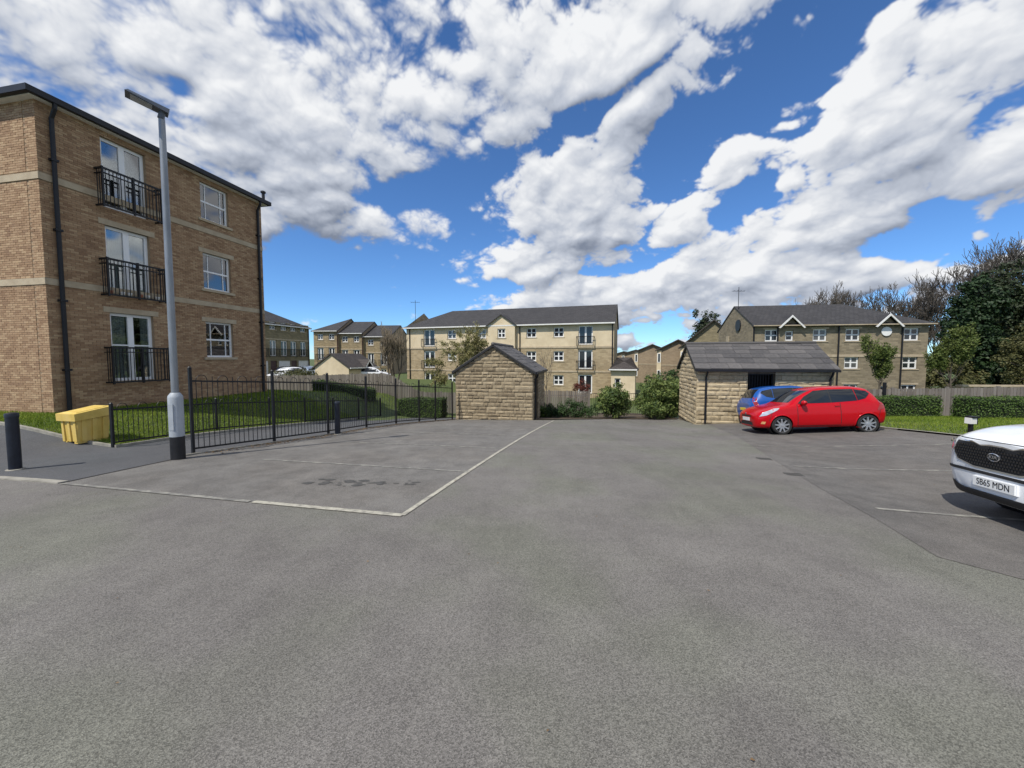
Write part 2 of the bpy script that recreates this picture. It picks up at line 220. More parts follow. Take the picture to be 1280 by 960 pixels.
M = dict(
 tarmac=asphalt('tarmac', (.118, .110, .102), (.196, .185, .169), (.95, 1.0, .91), speck=.72),
 bay_tarmac=asphalt('bay_tarmac', (.105, .099, .092), (.2, .191, .176), (1.0, .98, .96), speck=.6, blot=.4),
 bay_dark=asphalt('bay_dark', (.088, .083, .078), (.168, .159, .147), (1.0, .98, .96), speck=.6, blot=.4),
 foot_tarmac=asphalt('foot_tarmac', (.075, .076, .08), (.105, .106, .11), (.97, 1, 1.0), speck=.6),
 grass_soil=pm('grass_soil', [(.05, .07, .02), (.09, .12, .03)], scale=4, rough=.95),
 soil=pm('soil', [(.05, .035, .022), (.12, .09, .06)], scale=6, rough=.95, bump=.6, bscale=40),
 paint=pm('paint', [(.2, .19, .165), (.36, .34, .28), (.46, .44, .36)], scale=14, rough=.85, detail=8),
 faint_paint=pm('faint_paint', [(.14, .136, .125), (.19, .183, .165), (.3, .29, .25)], scale=7, rough=.85, detail=8, contrast=1.4),
 stain=pm('stain', [(.05, .048, .045), (.09, .086, .08)], scale=20, rough=.8),
 kerb=pm('kerb', [(.2, .19, .16), (.36, .34, .29)], scale=5, rough=.9),
 brick=pm('brick', [(.22, .13, .076), (.31, .195, .112), (.37, .245, .145), (.47, .335, .2)], scale=2., rough=.9, rnd='island', rndamt=.75, bump=.25, bscale=90),
 mortar=pm('mortar', [(.27, .19, .12), (.34, .255, .165)], scale=8, rough=.95),
 brick_far=coursed('brick_far', [(.31, .19, .10), (.42, .28, .16)], (.33, .28, .2), .225, .075),
 band=pm('band', [(.36, .29, .2), (.47, .395, .28)], scale=3, rough=.9),
 upvc=pm('upvc', [(.78, .79, .8), (.84, .85, .85)], scale=2, rough=.35),
 upvc_far=pm('upvc_far', [(.72, .72, .7), (.8, .8, .78)], scale=2, rough=.5),
 glass=glass_mat('glass'),
 glass_far=pm('glass_far', [(.010, .012, .016), (.018, .021, .026), (.03, .033, .038), (.14, .14, .135)], scale=.6, rough=.06, ior=1.6, rnd='object', rndamt=.92),
 glass_car=pm('glass_car', [(.01, .012, .014), (.022, .026, .03)], scale=.8, rough=.03, ior=1.55),
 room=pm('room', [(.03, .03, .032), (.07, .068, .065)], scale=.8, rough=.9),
 curtain=pm('curtain', [(.62, .62, .6), (.8, .79, .77)], scale=3, rough=.9, stretch=(3, 3, .3)),
 iron=pm('iron', [(.004, .0045, .006), (.010, .0105, .014)], scale=6, rough=.5),
 navy=pm('navy', [(.006, .008, .014), (.014, .018, .03)], scale=6, rough=.4),
 pipe=pm('pipe', [(.005, .0055, .008), (.010, .0105, .014)], scale=3, rough=.5),
 galv=pm('galv', [(.2, .215, .23), (.3, .315, .33)], scale=5, rough=.45, metal=.55, stretch=(1, 1, .3)),
 post_grey=pm('post_grey', [(.3, .33, .36), (.38, .41, .44)], scale=4, rough=.5),
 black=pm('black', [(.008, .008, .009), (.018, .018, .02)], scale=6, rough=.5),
 lamp_head=pm('lamp_head', [(.06, .075, .1), (.1, .115, .14)], scale=6, rough=.4),
 lens=pm('lens', [(.3, .32, .34), (.4, .42, .44)], scale=6, rough=.2),
 grit=pm('grit', [(.55, .385, .085), (.66, .475, .12), (.68, .5, .17)], scale=2.5, rough=.5, bump=.1, bscale=12),
 stone=pm('stone', [(.12, .09, .056), (.24, .19, .122), (.34, .275, .178), (.46, .375, .25)], scale=5, rough=.92, rnd='object', rndamt=.55, bump=.6, bscale=22),
 stone_pale=pm('stone_pale', [(.17, .125, .075), (.36, .285, .175), (.48, .39, .25), (.58, .48, .32)], scale=5, rough=.92, rnd='object', rndamt=.55, bump=.6, bscale=22),
 stone_back=pm('stone_back', [(.1, .08, .055), (.18, .145, .1)], scale=8, rough=.95, bump=.5, bscale=30),
 stone_trim=pm('stone_trim', [(.36, .3, .2), (.5, .42, .3)], scale=3, rough=.9, bump=.2),
 slate=pm('slate', [(.045, .043, .045), (.085, .08, .078), (.13, .12, .115)], scale=4, rough=.65, rnd='object', rndamt=.6, bump=.35, bscale=25),
 roof=tiled_roof('roof', (.045, .043, .045)), roof_brown=tiled_roof('roof_brown', (.06, .05, .045)), 
 render=pm('render', [(.55, .45, .3), (.68, .57, .395)], scale=.7, rough=.9),
 stone_mid=coursed('stone_mid', [(.32, .245, .145), (.45, .355, .22)], (.38, .305, .2), .42, .16),
 stone_right=coursed('stone_right', [(.2, .165, .11), (.31, .255, .172)], (.25, .21, .14), .42, .16),
 stone_terrace=coursed('stone_terrace', [(.26, .2, .115), (.4, .31, .18)], (.3, .24, .15), .42, .16),
 stone_olive=coursed('stone_olive', [(.2, .17, .1), (.3, .25, .15)], (.22, .19, .12), .42, .16),
 brick_house=coursed('brick_house', [(.27, .2, .13), (.36, .275, .18)], (.32, .25, .17), .3, .1),
 fence_wood=pm('fence_wood', [(.10, .085, .07), (.17, .15, .13), (.23, .21, .185)], scale=2, rough=.9, rnd='island', rndamt=.7, stretch=(3, 3, .4)),
 bark=pm('bark', [(.05, .04, .03), (.12, .1, .075)], scale=5, rough=.95, bump=.5, bscale=25, stretch=(1, 1, .3)),
 twig=pm('twig', [(.06, .052, .044), (.12, .104, .088)], scale=5, rough=.95),
 twig_pale=pm('twig_pale', [(.16, .13, .09), (.26, .21, .15)], scale=5, rough=.95),
 hedge=leaf_mat('hedge', [(.03, .06, .01), (.06, .11, .018), (.115, .17, .035)], trans=.15),
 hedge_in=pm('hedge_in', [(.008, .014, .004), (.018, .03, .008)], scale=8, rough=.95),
 rhodo=leaf_mat('rhodo', [(.02, .04, .012), (.06, .1, .024), (.15, .19, .05), (.26, .3, .1)], trans=.15),
 ground_cover=leaf_mat('ground_cover', [(.015, .035, .01), (.035, .07, .018), (.06, .1, .03)], trans=.15),
 ivy=leaf_mat('ivy', [(.008, .02, .007), (.018, .04, .012), (.034, .062, .02)], trans=.1),
 conifer=leaf_mat('conifer', [(.012, .02, .008), (.026, .04, .015), (.05, .066, .026)], trans=.1),
 spring=leaf_mat('spring', [(.06, .09, .02), (.12, .16, .04), (.2, .23, .07)], trans=.3),
 willow=leaf_mat('willow', [(.16, .15, .06), (.26, .25, .1), (.36, .32, .15)], trans=.3),
 olive=leaf_mat('olive', [(.05, .06, .02), (.1, .1, .035), (.15, .14, .055)], trans=.2),
 red_leaf=leaf_mat('red_leaf', [(.09, .02, .015), (.16, .05, .03)], trans=.2),
 blade=leaf_mat('blade', [(.085, .14, .012), (.145, .22, .02), (.22, .29, .035), (.29, .31, .06)], trans=.35, rough=.7),
 litter=leaf_mat('litter', [(.06, .035, .02), (.16, .1, .05), (.28, .2, .12)], trans=.0, rough=.9),
 red_paint=pm('red_paint', [(.42, .0015, .006), (.45, .002, .008)], scale=.6, rough=.18),
 blue_paint=pm('blue_paint', [(.005, .065, .28), (.007, .08, .33)], scale=.6, rough=.3, coat=.7),
 white_paint=pm('white_paint', [(.80, .81, .82), (.84, .85, .86)], scale=.6, rough=.3, coat=.7),
 black_paint=pm('black_paint', [(.008, .008, .01), (.014, .014, .016)], scale=.6, rough=.25, coat=.7),
 silver_paint=pm('silver_paint', [(.3, .36, .44), (.36, .42, .5)], scale=.6, rough=.3, metal=.5, coat=.7),
 tyre=pm('tyre', [(.012, .012, .012), (.025, .025, .024)], scale=8, rough=.85),
 alloy=pm('alloy', [(.5, .51, .52), (.62, .63, .64)], scale=4, rough=.3, metal=.85),
 chrome=pm('chrome', [(.7, .71, .73), (.8, .81, .83)], scale=4, rough=.12, metal=.95),
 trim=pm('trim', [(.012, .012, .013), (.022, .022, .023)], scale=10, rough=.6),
 headlamp=pm('headlamp', [(.42, .44, .47), (.62, .64, .66)], scale=9, rough=.08, metal=.3, coat=.9),
 tail=pm('tail', [(.25, .012, .01), (.32, .02, .012)], scale=5, rough=.15, coat=.8),
 amber=pm('amber', [(.6, .3, .12), (.7, .4, .2)], scale=5, rough=.2),
 plate=pm('plate', [(.74, .74, .72), (.8, .8, .78)], scale=4, rough=.35),
 plate_yellow=pm('plate_yellow', [(.7, .5, .04), (.75, .55, .06)], scale=4, rough=.35),
 door_dark=pm('door_dark', [(.05, .02, .016), (.08, .03, .025)], scale=4, rough=.4),
 white_board=pm('white_board', [(.66, .65, .62), (.76, .75, .72)], scale=3, rough=.5),
 terracotta=pm('terracotta', [(.3, .1, .05), (.4, .15, .08)], scale=3, rough=.8),
)

# ------------------------------------------------------------------ helpers
class MB:
    """collects faces; build() links them as ONE mesh object"""
    def __init__(s): s.v = []; s.f = []
    def add(s, vs, fs):
        n = len(s.v); s.v.extend(vs); s.f.extend([tuple(n+i for i in f) for f in fs]); return s
    def box(s, x0, x1, y0, y1, z0, z1):
        return s.add([(x0,y0,z0),(x1,y0,z0),(x1,y1,z0),(x0,y1,z0),(x0,y0,z1),(x1,y0,z1),(x1,y1,z1),(x0,y1,z1)],
              [(0,3,2,1),(4,5,6,7),(0,1,5,4),(1,2,6,5),(2,3,7,6),(3,0,4,7)])
    def prism(s, pts, a0, a1, axis='y'):
        """polygon (u,v) swept along an axis"""
        def P(u, v, w): return {'y': (u, w, v), 'x': (w, u, v), 'z': (u, v, w)}[axis]
        n = len(pts)
        return s.add([P(u, v, a0) for u, v in pts]+[P(u, v, a1) for u, v in pts],
              [tuple(range(n)), tuple(range(2*n-1, n-1, -1))]+[(i, (i+1) % n, n+(i+1) % n, n+i) for i in range(n)])
    def tube(s, pts, rad, sides=6, cap=True):
        pts = [Vector(p) for p in pts]; n = len(pts)
        if isinstance(rad, (int, float)): rad = [rad]*n
        d0 = (pts[1]-pts[0]).normalized(); a = Vector((0,0,1)) if abs(d0.z) < .9 else Vector((1,0,0)); u = d0.cross(a).normalized()
        vs = []
        for i in range(n):
            d = (pts[min(i+1,n-1)]-pts[max(i-1,0)]).normalized(); u = (u-d*u.dot(d)).normalized(); w = d.cross(u)
            for k in range(sides):
                t = 2*math.pi*k/sides; vs.append(tuple(pts[i]+(u*math.cos(t)+w*math.sin(t))*rad[i]))
        fs = [(i*sides+k, i*sides+(k+1)%sides, (i+1)*sides+(k+1)%sides, (i+1)*sides+k) for i in range(n-1) for k in range(sides)]
        if cap: fs += [tuple(range(sides-1,-1,-1)), tuple(range((n-1)*sides, n*sides))]
        return s.add(vs, fs)
    def lathe(s, prof, sides=20, axis='z', c=(0,0,0), cap=True):
        """prof: (radius, height) pairs, turned about an axis"""
        vs = []
        for r, h in prof:
            for k in range(sides):
                t = 2*math.pi*k/sides; p = (r*math.cos(t), r*math.sin(t), h)
                if axis == 'y': p = (p[0], p[2], p[1])
                if axis == 'x': p = (p[2], p[0], p[1])
                vs.append((p[0]+c[0], p[1]+c[1], p[2]+c[2]))
        n = len(prof)
        fs = [(i*sides+k, i*sides+(k+1)%sides, (i+1)*sides+(k+1)%sides, (i+1)*sides+k) for i in range(n-1) for k in range(sides)]
        if cap: fs += [tuple(range(sides-1,-1,-1)), tuple(range((n-1)*sides, n*sides))]
        return s.add(vs, fs)
    def xf(s, m):
        s.v = [tuple(m @ Vector(p)) for p in s.v]; return s
    def mesh(s, name, mat, smooth=False):
        me = bpy.data.meshes.new(name); me.from_pydata(s.v, [], s.f); me.update()
        if mat is not None: me.materials.append(M[mat])
        if smooth: me.polygons.foreach_set('use_smooth', [True]*len(me.polygons))
        return me
    def build(s, name, mat, parent=None, loc=None, rz=0, smooth=False, angle=None):
        o = bpy.data.objects.new(name, s.mesh(name, mat, smooth)); COL.objects.link(o)
        if parent is not None: o.parent = parent
        if loc is not None: o.location = loc
        if rz: o.rotation_euler.z = rz
        if angle and hasattr(o.data, 'set_sharp_from_angle'): o.data.set_sharp_from_angle(angle=R(angle))
        return o
def put(name, mesh, parent, loc=(0,0,0), rot=(0,0,0), scale=(1,1,1)):
    o = bpy.data.objects.new(name, mesh); COL.objects.link(o); o.parent = parent
    o.location = loc; o.rotation_euler = rot; o.scale = scale
    return o
def tag(o, label=None, cat=None, group=None, kind=None):
    if label: o['label'] = label
    if cat: o['category'] = cat
    if group: o['group'] = group
    if kind: o['kind'] = kind
    return o
def thing(name, label, cat, loc=(0,0,0), rz=0, group=None):
    o = bpy.data.objects.new(name, None); COL.objects.link(o); o.location = loc; o.rotation_euler = (0,0,rz); o.empty_display_size = .2
    return tag(o, label, cat, group)
def kids(o): return [c for c in bpy.data.objects if c.parent == o]
def copy_tree(o, parent=None):
    c = o.copy(); COL.objects.link(c); c.parent = parent
    for ch in o.children: copy_tree(ch, c)
    return c
def text_mesh(txt, size, mat, extrude=.002):
    cu = bpy.data.curves.new('lettering', 'FONT'); cu.body = txt; cu.size = size; cu.extrude = extrude;  cu.align_x = 'CENTER'; cu.align_y = 'CENTER'
    to = bpy.data.objects.new('lettering', cu); COL.objects.link(to)
    me = bpy.data.meshes.new_from_object(to.evaluated_get(bpy.context.evaluated_depsgraph_get())); bpy.data.objects.remove(to)
    me.materials.clear(); me.materials.append(M[mat]); return me

# ------------------------------------------------------------------ lie of the land
def smooth(t): t = min(1., max(0., t)); return t*t*(3-2*t)
def zc(y):
    if y < 0: return -.04*max(y, -8)
    if y <= 21: return -(.04*y+.002*y*y)
    return -1.722-1.364*(1-math.exp(-(y-21)/11))
BX = [(-9.3, -5), (-9.1, 7), (-8.9, 8.5), (-8.83, 9.9), (-8.73, 10.8), (-8.2, 13), (-7.4, 15.5), (-6.7, 19), (-6.3, 24), (-6, 60)]
def lerp_tab(tab, y):      # x along a table of (x, y)
    for (xa, ya), (xb, yb) in zip(tab, tab[1:]):
        if y <= yb: return xa+(xb-xa)*max(0, (y-ya)/(yb-ya))
    return tab[-1][0]
def lerp1(tab, t):         # value along a table of (t, value)
    if t <= tab[0][0]: return tab[0][1]
    for (a, va), (b, vb) in zip(tab, tab[1:]):
        if t <= b: return va+(vb-va)*(t-a)/(b-a)
    return tab[-1][1]
def gz(x, y):
    z = zc(y)
    if x > 2 and y < 22:   # crossfall to the gully in front of the right-hand bays
        f = 1-smooth((y-15)/6)
        z += f*(-.12*smooth((x-2)/4)+.32*smooth((x-6)/8))
    xb = lerp_tab(BX, y)
    if x < xb+.6 and y > 5:
        zb = lerp1([(17.5, .02), (24, -.7), (30, -1.3), (45, -1.1), (60, -1.2), (80, -1)], y)
        xw = -12.2+.2*(y-10.1)
        t = smooth((xb+.6-x)/max(1.5, xb+.6-xw))*smooth((y-6)/3.2)
        z += max(0, (zb-z))*t
    if x > 24 and y > 26: z += .0*(x-24)
    return z
def clip(poly, axis, val, keep_less):
    out = []
    for i in range(len(poly)):
        a, b = poly[i], poly[(i+1) % len(poly)]
        ia = (a[axis] <= val) == keep_less or a[axis] == val; ib = (b[axis] <= val) == keep_less or b[axis] == val
        if ia: out.append(a)
        if ia != ib:
            t = (val-a[axis])/(b[axis]-a[axis]); out.append((a[0]+(b[0]-a[0])*t, a[1]+(b[1]-a[1])*t))
    return out
def cells(poly, step):
    xs = [p[0] for p in poly]; ys = [p[1] for p in poly]
    j = math.floor(min(ys)/step)
    while j*step < max(ys):
        row = clip(clip(poly, 1, j*step, False), 1, (j+1)*step, True)
        if len(row) > 2:
            i = math.floor(min(p[0] for p in row)/step)
            while i*step < max(p[0] for p in row):
                c = clip(clip(row, 0, i*step, False), 0, (i+1)*step, True)
                if len(c) > 2: yield c
                i += 1
        j += 1
def sheet(name, poly, dz, mat, step=.5, parent=None, kind='structure'):
    mb = MB(); seen = {}
    for c in cells(poly, step):
        idx = []
        for p in c:
            k = (round(p[0], 4), round(p[1], 4))
            if k not in seen: seen[k] = len(mb.v); mb.v.append((p[0], p[1], gz(*p)+dz))
            if seen[k] not in idx: idx.append(seen[k])
        if len(idx) > 2: mb.f.append(tuple(idx))
    o = mb.build(name, mat, parent, smooth=True)
    if kind and parent is None: o['kind'] = kind
    return o
def ribbon(name, pts, w, dz, mat, h=0, parent=None, step=.4):
    """a strip following the ground: painted line (h=0) or kerb (h>0)"""
    P = []
    for (a, b) in zip(pts, pts[1:]):
        n = max(1, int(math.dist(a, b)/step))
        P += [(a[0]+(b[0]-a[0])*i/n, a[1]+(b[1]-a[1])*i/n) for i in range(n)]
    P.append(pts[-1]); mb = MB(); n = len(P)
    for i, p in enumerate(P):
        a, b = P[max(i-1, 0)], P[min(i+1, n-1)]; dx, dy = b[0]-a[0], b[1]-a[1]; l = math.hypot(dx, dy); nx, ny = -dy/l*w/2, dx/l*w/2
        for sgn in (1, -1):
            x, y = p[0]+sgn*nx, p[1]+sgn*ny; z = gz(x, y)+dz
            mb.v += [(x, y, z+h)] + ([(x, y, z-.1)] if h else [])
    if h:
        for i in range(n-1):
            a, b = i*4, i*4+4
            mb.f += [(a, b, b+2, a+2), (a+1, a, a+2, a+3) if i == 0 else (a, a+1, b+1, b), (a, a+1, b+1, b), (a+2, b+2, b+3, a+3)]
        b = (n-1)*4; mb.f.append((b, b+1, b+3, b+2))
    else: mb.f = [(2*i, 2*i+1, 2*i+3, 2*i+2) for i in range(n-1)]
    return mb.build(name, mat, parent)

# terrain to the horizon, below every sheet laid on it
gx = [-900, -500, -300, -200, -150]+list(range(-120, 121, 4))+[150, 200, 300, 500, 900]
gy = [-300, -100, -40, -20, -10]+[i*2. for i in range(-4, 30)]+list(range(60, 121, 5))+[150, 200, 300, 500, 900]
mb = MB()
for y in gy:
    for x in gx: mb.v.append((x, y, gz(x, y)-.09-(.1 if y < 25 and abs(x) < 30 else 0)))
w_ = len(gx); mb.f = [(j*w_+i, j*w_+i+1, (j+1)*w_+i+1, (j+1)*w_+i) for j in range(len(gy)-1) for i in range(w_-1)]
tag(mb.build('ground', 'grass_soil', smooth=True), kind='structure')

car_park = sheet('car_park', [(-40, -9), (30, -9), (30, 21.5), (-12, 21.5), (-40, 8)], 0, 'tarmac', .5)
bays = [(11.5, .8), (6.5, 1.6), (4.3, 2.6), (3.75, 3.3), (4.1, 4.2), (4.55, 5.6), (5.2, 7.3), (6.1, 9.6), (7.0, 12), (8.0, 15.4), (8.3, 16.6), (12.6, 15.6), (11.5, 11.7)]
sheet('bay_paving', bays, .004, 'bay_dark', .5)
lbay = [(-1.22, 4.19), (-3.2, 4.67), (-6.5, 5.5), (-6.45, 7.4), (-6.5, 7.85), (-5.85, 9.5), (-5.27, 11.15), (-4.93, 13.2), (-4.42, 14.9), (-3.83, 16.2), (-3.3, 17.2), (-2.75, 18.2), (1.0, 17.6), (1.9, 17.4)]
sheet('parking_bay', lbay, .004, 'bay_tarmac', .5)
footway = [(-40, 2.5), (-7.96, 5.85), (-6.6, 5.55), (-6.5, 7.3), (-6.62, 7.85), (-5.95, 9.5), (-5.4, 11.15), (-5.06, 13.2), (-4.56, 14.9), (-3.97, 16.2), (-3.5, 17.2), (-2.9, 18.4), (-2.5, 21), (-6.5, 20), (-7.35, 15.5), (-8.15, 13), (-8.68, 10.8), (-8.78, 9.9), (-8.85, 8.55), (-12, 8.95), (-40, 6)]
sheet('footpath', footway, .01, 'foot_tarmac', .5)
lawn_poly = [(-8.9, 8.6), (-12, 9.0), (-30, 7.6), (-34, 30), (-5.8, 30), (-6.3, 24), (-6.65, 19.5), (-7.4, 15.5), (-8.2, 13), (-8.73, 10.8), (-8.83, 9.9)]
sheet('lawn', lawn_poly, .05, 'grass_soil', .5)
lawn_right = [(11.5, 3.0), (11.5, 11.7), (12.55, 15.2), (12.9, 18.4), (26, 15.8), (30, 5), (22, 2)]
sheet('lawn', lawn_right, .05, 'grass_soil', .5)
bed = [(-2.3, 21.6), (.9, 18.0), (1.8, 18.0), (5.0, 19.4), (8.2, 18.9), (9.5, 24), (8.0, 26), (-3, 26)]
sheet('planting_bed', bed, .04, 'soil', .5)

# painted lines, gully covers: parts of the tarmac
for nm, pts, w, mt in [
    ('painted_line', [(-1.22, 4.19), (1.9, 17.3)], .065, 'paint'), ('painted_line', [(-1.22, 4.19), (-3.2, 4.67)], .085, 'paint'),
    ('painted_line', [(-3.25, 4.68), (-6.55, 5.52)], .07, 'faint_paint'), ('painted_line', [(-4.8, 7.3), (-.72, 6.26)], .075, 'faint_paint'),
    ('painted_line', [(-4.2, 9.6), (-.2, 8.6)], .07, 'faint_paint'), ('painted_line', [(-3.6, 11.9), (.35, 10.9)], .07, 'faint_paint'), ('painted_line', [(-3.1, 14.2), (.9, 13.2)], .07, 'faint_paint'),
    ('painted_line', [(4.5, 4.66), (9.2, 3.7)], .07, 'faint_paint'), ('painted_line', [(5.35, 7.2), (10, 6.2)], .07, 'faint_paint'), ('painted_line', [(6.3, 9.7), (11, 8.7)], .07, 'faint_paint'), ('painted_line', [(7.2, 12.1), (11.2, 11.3)], .07, 'faint_paint')]:
    ribbon(nm, pts, w, .009, mt, parent=car_park)
rg = random.Random(77)
for k in range(34):
    x, y = -2.35+rg.gauss(0, .42), 5.55+rg.gauss(0, .09)-.0; r = rg.uniform(.02, .09); q = [(x+r*rg.uniform(.6, 1.5)*math.cos(a*.9), y+r*.6*rg.uniform(.6, 1.4)*math.sin(a*.9)) for a in range(7)]
    MB().add([(u, v, gz(u, v)+.0085) for u, v in q], [tuple(range(7))]).build('oil_stain', 'stain', car_park)
ribbon('dropped_kerb', [(-12, 5.4), (-7.96, 5.86), (-6.62, 5.58)], .12, .012, 'kerb', .006, parent=car_park)
E2=None
for (x, y) in [(4.8, 6.45), (5.25, 7.9)]:
    g = MB(); g.box(-.13, .13, -.09, .09, -.02, .003)
    for k in range(5): g.box(-.115, .115, -.08+k*.034, -.06+k*.034, .003, .006)
    g.build('gully_cover', 'stain', car_park, (x, y, gz(x, y)+.006), R(-12))
# edgings: where the lawn meets the path and where the path meets the bays
EDGE_B = [(-30, 7.45), (-12, 8.93), (-8.87, 8.53), (-8.8, 9.9), (-8.7, 10.8), (-8.17, 13), (-7.37, 15.5), (-6.62, 19.4)]
tag(ribbon('edging_kerb', EDGE_B, .06, .02, 'kerb', .05), kind='structure')
tag(ribbon('edging_kerb', [(-6.6, 7.6), (-5.9, 9.5), (-5.33, 11.15), (-4.99, 13.2), (-4.48, 14.9), (-3.89, 16.2), (-3.4, 17.2), (-2.85, 18.2)], .05, -.01, 'kerb', .045), kind='structure')
tag(ribbon('edging_kerb', [(11.46, 2.0), (11.46, 11.7), (12.5, 15.0)], .08, 0, 'kerb', .05), kind='structure')

def inside(poly, x, y):
    c = False
    for (xa, ya), (xb, yb) in zip(poly, poly[1:]+poly[:1]):
        if (ya > y) != (yb > y) and x < (xb-xa)*(y-ya)/(yb-ya)+xa: c = not c
    return c
def grass(name, poly, n, x0, x1, y0, y1, h, dz, label, seed):
    rg = random.Random(seed); mb = MB(); k = 0
    while k < n:
        x, y = rg.uniform(x0, x1), rg.uniform(y0, y1)
        if not inside(poly, x, y): continue
        k += 1; z = gz(x, y)+dz; hh = h*rg.uniform(.5, 1.3); a = rg.uniform(0, 6.28); w = rg.uniform(.006, .014); lx, ly = rg.gauss(0, .4)*hh, rg.gauss(0, .4)*hh
        mb.add([(x-w*math.cos(a), y-w*math.sin(a), z), (x+w*math.cos(a), y+w*math.sin(a), z), (x+lx, y+ly, z+hh)], [(0, 1, 2)])
    return tag(mb.build(name, 'blade'), label, 'grass', kind='stuff')
grass('grass', lawn_poly, 70000, -14, -6, 8.4, 17.5, .06, .045, 'short mown grass of the lawn beside the brick block', 1)
grass('grass', lawn_poly, 25000, -20, -5.8, 17.5, 30, .08, .045, 'short mown grass of the lawn beyond the brick block', 2)
grass('grass', lawn_right, 60000, 11.5, 24, 6, 18, .06, .045, 'short mown grass strip behind the parked red car', 3)
rg = random.Random(5); mb = MB()
FA = [(-6.58, 7.85), (-5.93, 9.5), (-5.37, 11.15), (-5.03, 13.2), (-4.52, 14.9), (-3.93, 16.2), (-3.44, 17.2), (-2.85, 18.25)]
for k in range(1500):
    i = rg.randrange(len(FA)-1); t = rg.random(); x = FA[i][0]+(FA[i+1][0]-FA[i][0])*t+abs(rg.gauss(0, .18))+.02; y = FA[i][1]+(FA[i+1][1]-FA[i][1])*t+rg.gauss(0, .05)
    z = gz(x, y)+.008+rg.random()*.012; a = rg.uniform(0, 6.28); s = rg.uniform(.012, .035); c, d = math.cos(a)*s, math.sin(a)*s
    mb.add([(x-c, y-d, z), (x+d*.5, y-c*.5, z+rg.random()*.02), (x+c, y+d, z+.004), (x-d*.5, y+c*.5, z+rg.random()*.02)], [(0, 1, 2, 3)])
for k in range(170):
    x, y = rg.uniform(-6, 8), rg.uniform(1.3, 14); z = gz(x, y)+.01; a = rg.uniform(0, 6.28); s = rg.uniform(.004, .016); c, d = math.cos(a)*s, math.sin(a)*s
    mb.add([(x-c, y-d, z), (x+d*.6, y-c*.6, z+.004), (x+c, y+d, z+.002), (x-d*.6, y+c*.6, z+.004)], [(0, 1, 2, 3)])
tag(mb.build('leaf_litter', 'litter'), 'dry brown leaf litter along the foot of the railings and dotted over the tarmac', 'leaf litter', kind='stuff')

# ------------------------------------------------------------------ walls, windows, roofs
class Face:
    """a facade: u runs to the right seen from outside, v up, d inwards"""
    def __init__(s, parent, loc, rz): s.p = parent; s.loc = Vector(loc); s.rz = rz; s.m = Matrix.Rotation(rz, 4, 'Z')
    def at(s, u, v, d=0): return tuple(s.loc + s.m @ Vector((u, d, v)))
    def put(s, name, mesh, u=0, v=0, d=0, scale=(1,1,1), parent=None, tilt=0):
        return put(name, mesh, s.p, s.at(u, v, d), (0, tilt, s.rz), scale)
    def build(s, name, mb, mat, u=0, v=0, d=0, smooth=False):
        return s.put(name, mb.mesh(name, mat, smooth), u, v, d)
def rects(W, H, ops, u0=0, v0=0):
    us = sorted({u0, W}|{o[0] for o in ops}|{o[1] for o in ops}); vs_ = sorted({v0, H}|{o[2] for o in ops}|{o[3] for o in ops})
    for a, b in zip(us, us[1:]):
        for c, d in zip(vs_, vs_[1:]):
            if not any(o[0] <= a and b <= o[1] and o[2] <= c and d <= o[3] for o in ops): yield a, b, c, d
def wall_mb(W, H, ops, u0=0, v0=0, d=0, reveal=.16):
    mb = MB()
    for a, b, c, e in rects(W, H, ops, u0, v0): mb.add([(a, d, c), (b, d, c), (b, d, e), (a, d, e)], [(0, 1, 2, 3)])
    for a, b, c, e in ops:
        q = d+reveal
        mb.add([(a, d, c), (b, d, c), (b, d, e), (a, d, e), (a, q, c), (b, q, c), (b, q, e), (a, q, e)], [(0, 4, 5, 1), (1, 5, 6, 2), (2, 6, 7, 3), (3, 7, 4, 0)])
    return mb
def frame_mb(w, h, xs, zs, fr, bar, dep):
    """outer frame and glazing bars; xs, zs: centre lines (offset, width)"""
    mb = MB(); mb.box(-w/2, -w/2+fr, 0, dep, 0, h); mb.box(w/2-fr, w/2, 0, dep, 0, h); mb.box(-w/2+fr, w/2-fr, 0, dep, 0, fr); mb.box(-w/2+fr, w/2-fr, 0, dep, h-fr, h)
    cuts = sorted(xs)
    for x, bw in xs: mb.box(x-bw/2, x+bw/2, .004, dep-.004, fr, h-fr)
    edges = [-w/2+fr]+[k for x, bw in cuts for k in (x-bw/2, x+bw/2)]+[w/2-fr]
    zed = [fr]+[k for z, bw in sorted(zs) for k in (z-bw/2, z+bw/2)]+[h-fr]
    panes = []
    for i in range(0, len(edges), 2):
        for z, bw in zs: mb.box(edges[i], edges[i+1], .007, dep-.007, z-bw/2, z+bw/2)
        for j in range(0, len(zed), 2): panes.append((edges[i], edges[i+1], zed[j], zed[j+1]))
    return mb, panes
WC = {}
